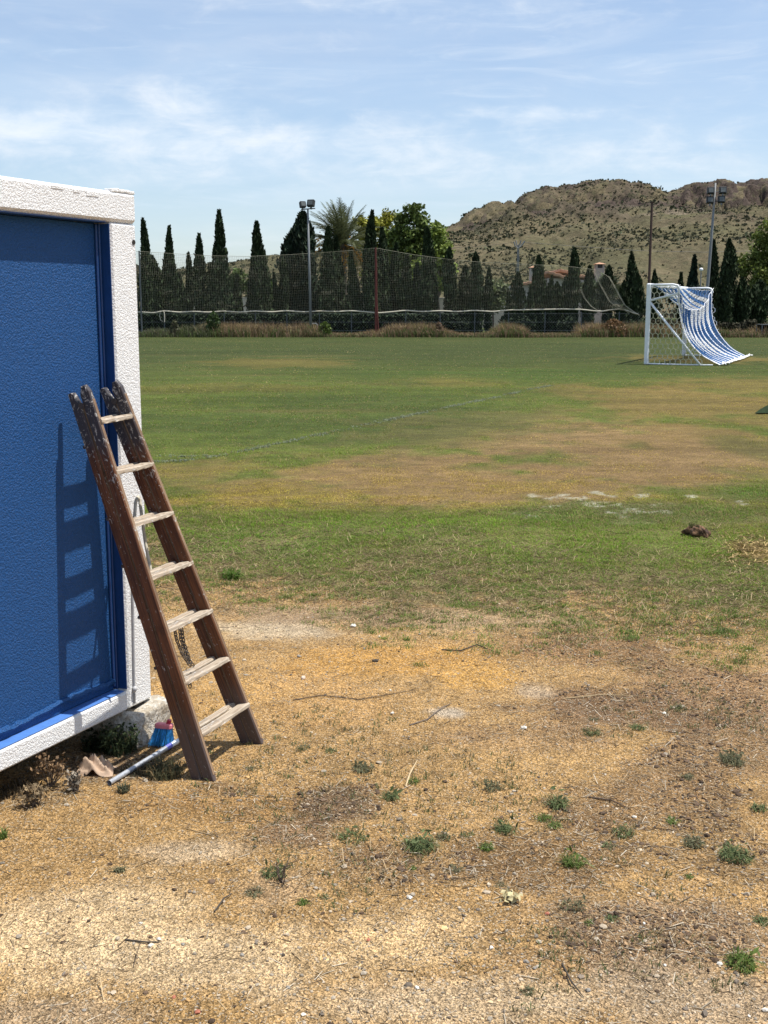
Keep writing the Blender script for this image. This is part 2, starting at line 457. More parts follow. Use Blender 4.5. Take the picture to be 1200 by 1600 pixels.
SOIL = np.array([0.335, 0.208, 0.086])
def ell(px, py, rx, ry):
    c = at(px, py); k = 1850.0 / c[1]
    return c[0], c[1], rx / k, ry * c[1] / max(py - HZ, 20)
soil_patch = [  # pixel centre, radii, colour, strength
    (620, 1035, 170, 34, (0.46, 0.26, 0.075), 0.8), (745, 1060, 80, 26, (0.50, 0.29, 0.085), 0.85), (520, 1090, 150, 40, (0.43, 0.26, 0.10), 0.6),
    (300, 1090, 120, 40, (0.46, 0.28, 0.10), 0.6), (430, 985, 130, 18, (0.52, 0.41, 0.26), 0.9), (300, 1255, 230, 40, (0.31, 0.185, 0.070), 0.85),
    (120, 1450, 280, 95, (0.60, 0.44, 0.24), 0.85), (330, 1500, 270, 75, (0.56, 0.42, 0.24), 0.7), (620, 1460, 180, 60, (0.55, 0.39, 0.20), 0.75), (300, 1330, 110, 22, (0.56, 0.43, 0.27), 0.6),
    (540, 1245, 75, 36, (0.13, 0.092, 0.06), 0.85), (470, 1305, 95, 26, (0.17, 0.115, 0.072), 0.8), (600, 1335, 120, 32, (0.16, 0.105, 0.06), 0.7), (640, 1370, 200, 28, (0.22, 0.15, 0.08), 0.6),
    (900, 1345, 220, 70, (0.175, 0.115, 0.058), 0.8), (1050, 1250, 210, 60, (0.21, 0.14, 0.075), 0.75), (1000, 1115, 260, 55, (0.19, 0.125, 0.075), 0.85), (1100, 1060, 170, 40, (0.26, 0.17, 0.095), 0.75), (1120, 1180, 150, 40, (0.22, 0.15, 0.085), 0.7),
    (850, 1150, 200, 30, (0.25, 0.17, 0.095), 0.5), (1120, 1330, 140, 60, (0.23, 0.16, 0.08), 0.6), (700, 1112, 42, 9, (0.48, 0.43, 0.34), 0.6), (832, 1076, 34, 15, (0.48, 0.37, 0.24), 0.6),
    (1000, 1460, 260, 80, (0.25, 0.18, 0.115), 0.8), (1080, 1560, 260, 60, (0.38, 0.29, 0.185), 0.7), (700, 1570, 300, 50, (0.50, 0.38, 0.23), 0.7), (420, 1390, 90, 40, (0.36, 0.25, 0.14), 0.6),
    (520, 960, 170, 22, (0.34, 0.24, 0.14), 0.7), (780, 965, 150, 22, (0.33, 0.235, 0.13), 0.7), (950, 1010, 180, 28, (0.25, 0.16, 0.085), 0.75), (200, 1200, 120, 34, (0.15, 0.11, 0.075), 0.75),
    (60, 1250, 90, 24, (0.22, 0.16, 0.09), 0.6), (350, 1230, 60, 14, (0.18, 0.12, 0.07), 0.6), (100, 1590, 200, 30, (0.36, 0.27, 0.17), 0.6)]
soil_patch = [(*ell(a, b, c, d), np.array(e) * (np.array([0.95, 0.86, 0.76]) if e[0] < 0.27 else np.array([0.88, 0.86, 0.87])), min(1.0, f * (1.02 if e[0] < 0.27 else 1.12))) for a, b, c, d, e, f in soil_patch]
turf_patch = [  # burnt and fresh areas of the pitch
    (660, 745, 430, 48, (0.225, 0.146, 0.066), 0.95), (980, 700, 360, 70, (0.215, 0.140, 0.066), 0.95), (1080, 640, 230, 40, (0.18, 0.125, 0.045), 0.8), (850, 765, 330, 30, (0.22, 0.144, 0.066), 0.8),
    (1150, 603, 170, 16, (0.19, 0.135, 0.045), 0.7), (400, 770, 160, 24, (0.20, 0.145, 0.045), 0.7), (330, 735, 160, 16, (0.17, 0.13, 0.04), 0.7),
    (430, 566, 110, 8, (0.16, 0.125, 0.035), 0.6), (700, 595, 90, 10, (0.16, 0.125, 0.035), 0.6), (420, 606, 200, 7, (0.15, 0.12, 0.035), 0.5), (1090, 560, 120, 6, (0.20, 0.145, 0.045), 0.7),
    (560, 640, 330, 40, (0.062, 0.088, 0.022), 0.7), (620, 830, 400, 32, (0.088, 0.135, 0.020), 0.85), (380, 850, 160, 28, (0.075, 0.135, 0.018), 0.8), (900, 850, 320, 34, (0.090, 0.130, 0.022), 0.85), (1000, 800, 260, 18, (0.060, 0.090, 0.026), 0.8),
    (1180, 770, 110, 16, (0.055, 0.095, 0.018), 0.8), (1170, 700, 60, 22, (0.085, 0.092, 0.026), 0.6), (1080, 900, 220, 30, (0.088, 0.118, 0.026), 0.7), (820, 585, 260, 9, (0.058, 0.095, 0.018), 0.6), (1178, 862, 34, 14, (0.27, 0.18, 0.06), 0.7)]
turf_patch = [(*ell(a, b, c, d), np.array(e), f) for a, b, c, d, e, f in turf_patch]
chalk = [(850, 776, 26, 3), (880, 772, 16, 3), (905, 778, 22, 3), (935, 770, 14, 3), (940, 784, 26, 4), (955, 775, 18, 3), (985, 800, 34, 5), (925, 790, 20, 3), (895, 790, 20, 3), (1000, 776, 14, 2.5), (820, 810, 24, 4), (965, 788, 18, 4), (1030, 786, 18, 3), (1150, 784, 9, 2.5), (1080, 776, 10, 2), (840, 792, 20, 3), (1035, 800, 20, 3)]
chalk = [ell(*c) for c in chalk]

def wob(x, y, s=1.0):
    return (fbm(x * 0.9 * s, y * 0.9 * s, 41, 5, 0.6) - 0.5) * 1.5

def soil_col(x, y):
    c = np.broadcast_to(SOIL, (len(x), 3)).copy()
    w = wob(x, y, 2.5); w2 = (fbm(x * 14, y * 14, 46, 3, 0.6) - 0.5)
    for cx, cy, rx, ry, col, st in soil_patch:
        r = np.hypot((x - cx) / rx, (y - cy) / ry) + w * 1.0 + w2 * 0.5
        m = (st * (1 - sstep(0.45, 1.25, r)))[:, None]
        c = c * (1 - m) + col * m
    return c

def turf_col(x, y):
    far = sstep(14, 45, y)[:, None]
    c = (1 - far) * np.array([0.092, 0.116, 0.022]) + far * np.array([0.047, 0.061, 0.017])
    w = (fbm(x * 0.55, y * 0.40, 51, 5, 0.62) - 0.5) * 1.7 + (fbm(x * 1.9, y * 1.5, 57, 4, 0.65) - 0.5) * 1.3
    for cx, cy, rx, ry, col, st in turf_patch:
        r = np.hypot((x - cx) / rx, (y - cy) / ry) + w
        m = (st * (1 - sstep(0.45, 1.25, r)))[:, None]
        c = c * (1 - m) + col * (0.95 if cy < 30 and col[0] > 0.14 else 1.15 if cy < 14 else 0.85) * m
    return c

def chalk_mask(x, y):
    m = np.zeros(len(x)); w = (fbm(x * 7, y * 5, 61, 4, 0.65) - 0.5) * 6.0 + 0.5
    for cx, cy, rx, ry in chalk:
        r = np.hypot((x - cx) / rx, (y - cy) / ry) + w
        m = np.maximum(m, 1 - sstep(0.5, 1.1, r))
    return m

def ground_col(x, y):
    tm = turf_mask(x, y)[:, None]
    e = y - edge_y(x)
    near = (1 - sstep(11, 17, y))[:, None]
    lush = (sstep(0.2, 3.0, e + (fbm(x * 1.4, y * 1.4, 63, 4, 0.6) - 0.5) * 3))[:, None]
    thatch = np.array([0.185, 0.138, 0.068]) * (0.75 + 0.5 * fbm(x * 7, y * 7, 65, 3))[:, None]
    tc_ = turf_col(x, y); green_share = 0.18 + 0.66 * lush
    tc_ = tc_ * (1 - near) + (tc_ * 0.9 * green_share + thatch * (1 - green_share)) * near
    c = soil_col(x, y) * (1 - tm) + tc_ * tm
    cm = chalk_mask(x, y)[:, None] * 0.6
    return c * (1 - cm) + np.array([0.40, 0.39, 0.30]) * cm, tm[:, 0]

def axis(stops):
    out = []
    for (a, b, s0, s1) in stops:
        p = a
        while p < b:
            out.append(p); f = (p - a) / (b - a); p += s0 * (1 - f) + s1 * f
    out.append(stops[-1][1])
    return np.array(out)
gx = np.concatenate([-axis([(4, 14, 0.04, 0.5), (14, 60, 0.6, 4), (60, 1500, 5, 200)])[::-1], axis([(-4 + 0.03, 4, 0.034, 0.034)])[:-1], axis([(4, 14, 0.04, 0.5), (14, 60, 0.6, 4), (60, 1500, 5, 200)])])
gy = axis([(-60, 2.6, 12, 0.2), (2.6, 9, 0.028, 0.034), (9, 16, 0.036, 0.10), (16, 75, 0.12, 0.8), (75, 1800, 2, 200)])
GX, GY = np.meshgrid(gx, gy)
fx_, fy_ = GX.ravel(), GY.ravel()
GZ = gz(fx_, fy_)
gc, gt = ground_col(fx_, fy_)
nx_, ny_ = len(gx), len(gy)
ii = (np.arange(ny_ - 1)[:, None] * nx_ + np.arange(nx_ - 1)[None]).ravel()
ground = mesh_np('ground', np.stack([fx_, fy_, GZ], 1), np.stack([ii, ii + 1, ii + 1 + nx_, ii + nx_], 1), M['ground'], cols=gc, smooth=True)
a = ground.data.attributes.new('turf', 'FLOAT', 'POINT'); a.data.foreach_set('value', gt.astype(np.float32))
tag(ground, kind='structure')

# ------------------------------------------------------------------ HILL
RIDGE_Y = 450.0
prof = [(-900, 470), (-300, 455), (100, 440), (220, 432), (280, 424), (320, 418), (345, 413), (362, 416), (385, 414), (400, 409), (412, 410), (432, 404), (455, 404), (500, 398), (560, 390), (620, 378), (680, 362), (700, 357), (715, 350), (728, 337), (738, 331), (750, 330), (760, 322), (775, 319), (781, 325), (792, 319), (800, 324), (812, 310), (822, 306), (838, 302), (846, 297), (862, 300), (878, 295), (888, 296), (905, 290), (935, 285), (945, 288), (960, 287), (975, 292), (990, 292), (1005, 297), (1020, 303), (1040, 306), (1054, 298), (1075, 291), (1092, 290), (1110, 287), (1135, 289), (1150, 290), (1157, 294), (1165, 286), (1185, 284), (1200, 283), (1300, 275), (1500, 290), (1900, 340), (2600, 460)]
hx = np.concatenate([np.arange(-260, -120, 4.0), np.arange(-120, 175, 0.55), np.arange(175, 460, 4.0)])
hy = np.concatenate([np.arange(165, 330, 1.7), np.arange(330, 475, 0.8), np.arange(475, 620, 5.0)])
HX, HY = np.meshgrid(hx, hy); HXf, HYf = HX.ravel(), HY.ravel()
pp = np.array(prof, float)
def hill_z(X, Y):
    pxr = 600 + FPX / CP * X / RIDGE_Y
    zr = CAMH + (HZ - np.interp(pxr, pp[:, 0], pp[:, 1])) * RIDGE_Y * CP / FPX
    wv = (fbm(X * 0.02, Y * 0.004, 71) - 0.5) * 60
    t = (Y - 175 + wv * (1 - sstep(330, 450, Y))) / (RIDGE_Y - 175)
    up_ = np.clip(t, 0, 1)
    cl = 0.86 + 0.05 * (vnoise(X * 0.05, Y * 0 + 3, 5) - 0.5)          # the crag band just below the crest
    lower = 0.80 * (np.clip(up_ / cl, 0, 1)) ** 1.18
    cragw = sstep(680, 740, pxr)
    upper = 0.80 + 0.20 * sstep(0, 1, (up_ - cl) / (1 - cl)) ** 0.8
    p_s = up_ ** 1.15
    p_c = np.where(up_ < cl, lower, upper)
    p = p_s * (1 - cragw) + p_c * cragw
    back = 1 - 0.6 * sstep(RIDGE_Y + 4, 640, Y)
    z = zr * p * back
    mid = np.clip(p * (1 - p) * 4, 0, 1) * sstep(0, 0.1, t)
    gull = fbm(X * 0.03 + Y * 0.012, Y * 0.006, 75, 4)
    z = z + mid * ((gull - 0.5) * 15 + (fbm(X * 0.11, Y * 0.07, 77, 4) - 0.5) * 3.5)
    # ledges and crags
    rk = np.abs(fbm(X * 0.10, Y * 0.10, 81, 4) - 0.5) * 2
    band = np.exp(-((up_ - cl - 0.02) / 0.09) ** 2) * cragw
    z = z - band * rk * 6.5 + band * (fbm(X * 0.4, Y * 0.4, 83, 3) - 0.5) * 5.0 - sstep(1000, 1060, pxr) * band * 4.0 * sstep(0.5, 0.6, fbm(X * 0.25, Y * 0.1, 84, 3))
    led = np.exp(-((up_ - 0.60 - 0.09 * np.sin(X * 0.045)) / 0.035) ** 2) * sstep(0.5, 0.62, fbm(X * 0.022, Y * 0.01, 87, 2))
    z = z + led * (fbm(X * 0.22, Y * 0.12, 89, 3) - 0.1) * 7.0
    return np.maximum(z, -2) * 1.0 + (fbm(X * 0.6, Y * 0.6, 85, 2) - 0.5) * 0.7, band, led, up_
HZs, hb, hl, hup = hill_z(HXf, HYf)
HZs = np.where(HYf < 172, -3.0, HZs)
def hill_col(X, Y, Z, band, led, up_):
    n = fbm(X * 0.025, Y * 0.02, 91, 5, 0.6); n2 = fbm(X * 0.12, Y * 0.12, 93, 4, 0.6)
    pxr = 600 + FPX / CP * X / RIDGE_Y
    c = np.array([0.160, 0.130, 0.074])[None] * np.ones((len(X), 1))
    m = sstep(0.42, 0.62, n * 0.7 + n2 * 0.3)[:, None]; c = c * (1 - m) + np.array([0.122, 0.110, 0.056]) * m
    pale = (np.exp(-((up_ - 0.70 - 0.03 * np.sin(X * 0.05)) / 0.06) ** 2) * sstep(0.40, 0.56, fbm(X * 0.03, Y * 0.05, 95, 3)) * (pxr > 740) * (pxr < 1010))[:, None] * 0.75
    c = c * (1 - pale) + np.array([0.235, 0.185, 0.130]) * pale
    rock = np.clip(band * 1.0 * sstep(0.44, 0.56, n2 + 0.04) + led * 0.9, 0, 1)[:, None]
    wall = sstep(1000, 1050, pxr) * sstep(0.84, 0.90, up_) * (up_ < 1.02)
    wall = np.maximum(wall, 0.75 * sstep(735, 760, pxr) * sstep(0.93, 0.97, up_) * (up_ < 1.02) * sstep(0.42, 0.5, fbm(X * 0.06, X * 0, 99, 3)))
    rock = np.clip(rock + 0.9 * wall[:, None] * sstep(0.36, 0.5, n2)[:, None], 0, 1)
    st = fbm(X * 0.035, Z * 0.20 + X * 0.01, 103, 4, 0.6) * 0.75 + n2 * 0.25
    strata = sstep(0.50, 0.56, st) * sstep(0.66, 0.80, up_) * sstep(690, 730, pxr) * (up_ < 1.03)
    rock = np.clip(rock * 0.7 + 0.85 * strata[:, None] + 0.8 * (sstep(1030, 1060, pxr) * sstep(0.85, 0.89, up_) * (up_ < 1.02) * sstep(0.34, 0.46, n2))[:, None], 0, 1)
    rc = np.array([0.088, 0.066, 0.052]) * (0.6 + 0.9 * fbm(X * 0.5, Y * 0.5, 97, 3))[:, None]
    c = c * (1 - rock) + rc * rock
    return c * np.array([0.80, 0.81, 0.84])
hc = hill_col(HXf, HYf, HZs, hb, hl, hup)
nhx = len(hx); nhy = len(hy)
ii = (np.arange(nhy - 1)[:, None] * nhx + np.arange(nhx - 1)[None]).ravel()
def hill_material():
    m = bpy.data.materials.new('hillside_earth'); m.use_nodes = True
    t = NT(m.node_tree); t.n.clear()
    out = t.node('ShaderNodeOutputMaterial')
    b = t.node('ShaderNodeBsdfPrincipled', {'Roughness': 0.95, 'Specular IOR Level': 0.1})
    ob = t.node('ShaderNodeTexCoord').outputs['Object']
    tint = t.node('ShaderNodeAttribute', attribute_name='tint').outputs['Color']
    f = t.math('MULTIPLY', t.ramp(t.noise(ob, 0.9, 6, 0.75), 0.25, 0.75, 0.62, 1.36), t.ramp(t.noise(ob, 0.12, 5, 0.6), 0.3, 0.7, 0.85, 1.15))
    c = t.mix(1.0, tint, f, 'MULTIPLY')
    spk = t.ramp(t.noise(ob, 0.42, 3, 0.6), 0.52, 0.64, 0, 0.45)
    c = t.mix(spk, c, (0.085, 0.088, 0.045))
    t.put(b.inputs['Base Color'], c)
    bn = t.node('ShaderNodeBump', {'Strength': 1.0, 'Distance': 0.8, 'Height': t.noise(ob, 0.8, 5, 0.7)})
    t.put(b.inputs['Normal'], bn.outputs[0])
    t.put(out.inputs[0], b.outputs[0])
    return m
M['hill'] = hill_material()
hill = mesh_np('hill', np.stack([HXf, HYf, HZs], 1), np.stack([ii, ii + 1, ii + 1 + nhx, ii + nhx], 1), M['hill'], cols=hc, smooth=True)
tag(hill, kind='structure')

# scrub on the hillside: tens of thousands of leafy cushions, nobody could count them
def scrub():
    N = 52000
    X = rng.uniform(-110, 170, N); Y = rng.uniform(185, 455, N)
    dens = fbm(X * 0.03, Y * 0.03, 101, 4, 0.6)
    keep = rng.random(N) < sstep(0.38, 0.62, dens) * 0.95 + 0.05
    keep &= ~((Y > 412) & (600 + FPX / CP * X / RIDGE_Y > 1035) & (rng.random(N) < 0.75))
    X, Y = X[keep], Y[keep]; n = len(X)
    Z, bd, ld, u_ = hill_z(X, Y)
    s = np.clip(np.exp(rng.normal(-1.05, 0.35, n)), 0.15, 0.75); big = rng.random(n) < 0.022; s = np.where(big, np.clip(s * 3.2, 0.9, 1.9), s)
    k = 6
    P = np.repeat(np.stack([X, Y, Z], 1), k, 0); S = np.repeat(s, k)
    d = rng.normal(size=(n * k, 3)); d /= np.linalg.norm(d, axis=1)[:, None]; d[:, 2] = np.abs(d[:, 2])
    P = P + d * S[:, None] * np.array([0.72, 0.72, 0.6])
    V, Q = leaves(P, np.minimum(S * 0.95, 0.75), nrm=d * 1.2 + np.array([0, 0, 0.4]), asp=1.2)
    base = np.array([0.080, 0.080, 0.044]) * rng.uniform(0.7, 1.35, (n, 1)); base[big] = np.array([0.045, 0.056, 0.026])
    grey = (rng.random(n) < 0.35) & ~big; base[grey] = np.array([0.100, 0.097, 0.060])
    C = np.repeat(np.repeat(base, k, 0) * rng.uniform(0.75, 1.25, (n * k, 1)), 4, 0)
    o = mesh_np('hillside_scrub', V, Q, M['cypress'], cols=C)
    tag(o, 'grey green scrub scattered all over the rocky hillside', 'scrub', kind='stuff')
scrub()

# ------------------------------------------------------------------ FAR BUILDINGS
def house():
    Y = 125.0
    k = Y * CP / FPX
    def X(px): return (px - 600) * Y / (FPX / CP) * 1.0
    def Z(py): return CAMH + (HZ - py) * Y / (FPX / CP)
    root = thing('villa', 'pale villa with terracotta roofs and two chimney towers below the hill', 'house', (X(870), Y, 0.3))
    O = np.array([X(870), Y, 0.3])
    def wallbox(x0, x1, ytop, dep, y_off=0.0, name='wall', m='house', z0=0.3):
        b = MB(); zt = Z(ytop)
        b.box([(X(x0) + X(x1)) / 2, Y + y_off + dep / 2, (z0 + zt) / 2], [X(x1) - X(x0), dep, zt - z0], bev=0.02)
        return b.build(name, M[m], root, origin=O)
    wallbox(796, 838, 446, 6, 0.6)
    wallbox(830, 858, 444, 8, 1.2)
    wallbox(854, 896, 436, 9, -1.0)
    wallbox(896, 932, 438, 9, 1.0)
    def pitched(x0, y0, x1, y1, dep, off, th=0.28):
        """sloping roof of tile courses falling to the right"""
        par = None
        n = 9
        for i in range(n):
            a0, a1 = i / n, (i + 1) / n
            p0 = np.array([X(x0) + (X(x1) - X(x0)) * a0, 0, Z(y0) + (Z(y1) - Z(y0)) * a0]); p1 = np.array([X(x0) + (X(x1) - X(x0)) * a1, 0, Z(y0) + (Z(y1) - Z(y0)) * a1])
            t = (p1 - p0); L = np.linalg.norm(t); t /= L
            up_ = np.array([-t[2], 0, t[0]])
            c = (p0 + p1) / 2 + np.array([0, Y + off + dep / 2, 0]) + up_ * 0.05 * (i % 2)
            b = MB(); b.box(c, [L * 1.12, dep, th], ax=[t, [0, 1, 0], up_], bev=0.03)
            b.build('roof_course', M['tile'], root, origin=O)
    pitched(852, 427, 897, 441, 10, -1.6)
    pitched(876, 423, 937, 440, 9, 0.8)
    pitched(800, 447, 842, 441, 6.6, 0.2)
    def tower(x0, x1, ytop, ybase, off, m):
        w = X(x1) - X(x0); c = np.array([(X(x0) + X(x1)) / 2, Y + off, 0])
        b = MB(); b.box([c[0], c[1], (Z(ytop + 9) + 0.3) / 2], [w, w, Z(ytop + 9) - 0.3], bev=0.02)
        body = b.build('chimney_tower', M[m], root, origin=O)
        for sx in (-1, 1):
            for sy in (-1, 1):
                q = MB(); q.box([c[0] + sx * w * 0.38, c[1] + sy * w * 0.38, Z(ytop + 6)], [w * 0.2, w * 0.2, Z(ytop + 3) - Z(ytop + 9)]); q.build('cap_pillar', M[m], body, origin=O)
        q = MB(); q.box([c[0], c[1], Z(ytop + 6)], [w * 0.5, w * 0.5, Z(ytop + 3) - Z(ytop + 9)]); q.build('flue', M['window'], body, origin=O)
        zt = Z(ytop + 3)
        q = MB(); h2 = w * 0.66
        q.add([[c[0] - h2, c[1] - h2, zt], [c[0] + h2, c[1] - h2, zt], [c[0] + h2, c[1] + h2, zt], [c[0] - h2, c[1] + h2, zt], [c[0], c[1], Z(ytop)]], Q=[[3, 2, 1, 0]], T=[[0, 1, 4], [1, 2, 4], [2, 3, 4], [3, 0, 4]])
        q.build('cap_roof', M['tile'], body, origin=O)
    tower(828, 839, 416, 450, 1.0, 'house'); tower(929, 943, 411, 440, 0.5, 'house_pink')
    for (x0, x1, y0, y1) in ((862, 868, 448, 458), (880, 886, 448, 458), (910, 916, 446, 456)):
        off = -1.0 if x0 < 896 else 1.0
        b = MB(); b.box([(X(x0) + X(x1)) / 2, Y + off - 0.02, (Z(y0) + Z(y1)) / 2], [X(x1) - X(x0), 0.08, Z(y0) - Z(y1)]); f = b.build('window', M['window'], root, origin=O)
house()

def garden_wall():
    Y = 100.0
    x0, x1 = atY(255, 480, Y)[0], atY(800, 480, Y)[0]
    b = MB(); z1 = CAMH + (HZ - 467) * Y * CP / FPX
    b.box([(x0 + x1) / 2, Y, (0.2 + z1) / 2], [x1 - x0, 0.25, z1 - 0.2], bev=0.02)
    o = b.build('garden_wall', M['garden_wall'], origin=[(x0 + x1) / 2, Y, 0.3])
    tag(o, 'pale rendered garden wall glimpsed between the cypress feet', 'wall')
    c = MB(); c.box([(x0 + x1) / 2, Y, z1 + 0.05], [x1 - x0, 0.36, 0.1], bev=0.01); c.build('coping', M['house'], o, origin=[(x0 + x1) / 2, Y, 0.3])
garden_wall()

# ------------------------------------------------------------------ TREES
def cypress(px, top, hw, Y, label, lean=0.0, dens=1.0, shape='spire', tint=(0.021, 0.034, 0.013), group='cypresses behind the net', name='cypress_tree', cat='cypress'):
    g = np.random.default_rng(int(px * 13 + top))
    k = Y * CP / FPX
    x = (px - 600) * k; H = CAMH + (HZ - top) * k - 0.3; rw = hw * k
    base = np.array([x, Y, 0.3])
    root = thing(name, label, cat, base, group)
    n = int(1500 * dens * max(0.5, H / 5) * max(0.8, rw / 0.4) ** 0.6)
    t = g.random(n) ** 0.85
    if shape == 'spire':
        # narrow top third, fuller skirt
        def pr(t): return np.interp(t, [0, 0.06, 0.3, 0.5, 0.7, 0.88, 0.96, 1.0], [0.85, 0.95, 1.0, 0.86, 0.58, 0.33, 0.17, 0.03])
    elif shape == 'column':
        def pr(t): return np.interp(t, [0, 0.1, 0.4, 0.7, 0.85, 0.94, 1.0], [0.7, 0.9, 1.0, 0.9, 0.62, 0.34, 0.04])
    elif shape == 'cone':
        def pr(t): return np.interp(t, [0, 0.08, 0.25, 0.6, 1.0], [0.8, 1.0, 0.92, 0.50, 0.03])
    else:
        def pr(t): return np.interp(t, [0, 0.1, 0.45, 0.62, 0.8, 0.92, 1.0], [0.8, 0.95, 1.0, 1.0, 0.72, 0.36, 0.08])
    ang = g.uniform(0, 2 * math.pi, n)
    ridge = 1 + 0.22 * np.sin(ang * 3 + g.uniform(0, 6) + t * 5) + 0.30 * (fbm(ang * 1.6, t * H * 1.6, int(px), 3) - 0.5) * 2
    rad = rw * pr(t) * ridge * np.sqrt(g.uniform(0.55, 1.05, n))
    sway = lean * t ** 2 + 0.10 * rw * np.sin(t * 7 + px)
    P = np.stack([np.cos(ang) * rad + sway, np.sin(ang) * rad, 0.12 + t * (H - 0.12)], 1)
    nr = np.stack([np.cos(ang) * 0.25, np.sin(ang) * 0.25, np.full(n, 1.5)], 1)
    V, Q = leaves(P, g.uniform(0.07, 0.16, n) * (0.75 + 0.25 * rw / 0.45), nrm=nr, asp=2.6, g=g)
    sh = g.uniform(0.6, 1.5, (n, 1)); tc_ = np.array(tint) * sh
    bl = fbm(ang * 1.2, t * H * 0.9, int(px) + 9, 3); tc_ = tc_ * (0.65 + 0.8 * bl)[:, None]
    C = np.repeat(tc_, 4, 0)
    # dense twiggy heart of the crown
    seg, lv = 7, 12
    ts = np.linspace(0, 0.985, lv); cv = []
    for i, tt in enumerate(ts):
        aa = np.arange(seg) * 2 * math.pi / seg + 0.3 * i
        rr = rw * pr(tt) * 0.74 * (1 + 0.25 * (g.random(seg) - 0.5))
        cv.append(np.stack([np.cos(aa) * rr + lean * tt ** 2 + 0.10 * rw * math.sin(tt * 7 + px), np.sin(aa) * rr, np.full(seg, 0.1 + tt * (H - 0.12))], 1))
    cv = np.concatenate(cv); q = []
    for i in range(lv - 1):
        for j in range(seg):
            q.append([i * seg + j, i * seg + (j + 1) % seg, (i + 1) * seg + (j + 1) % seg, (i + 1) * seg + j])
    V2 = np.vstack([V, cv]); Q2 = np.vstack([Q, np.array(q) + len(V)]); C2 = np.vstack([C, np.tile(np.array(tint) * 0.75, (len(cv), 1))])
    mesh_np('crown', V2, Q2, M['cypress'], root, cols=C2)
    b = MB(); b.tube([[0, 0, -0.1], [0.02, 0, H * 0.3], [lean * 0.3, 0, H * 0.6]], [0.13 * rw / 0.45 + 0.03, 0.09, 0.03], 6); b.build('trunk', M['bark'], root)
    return root

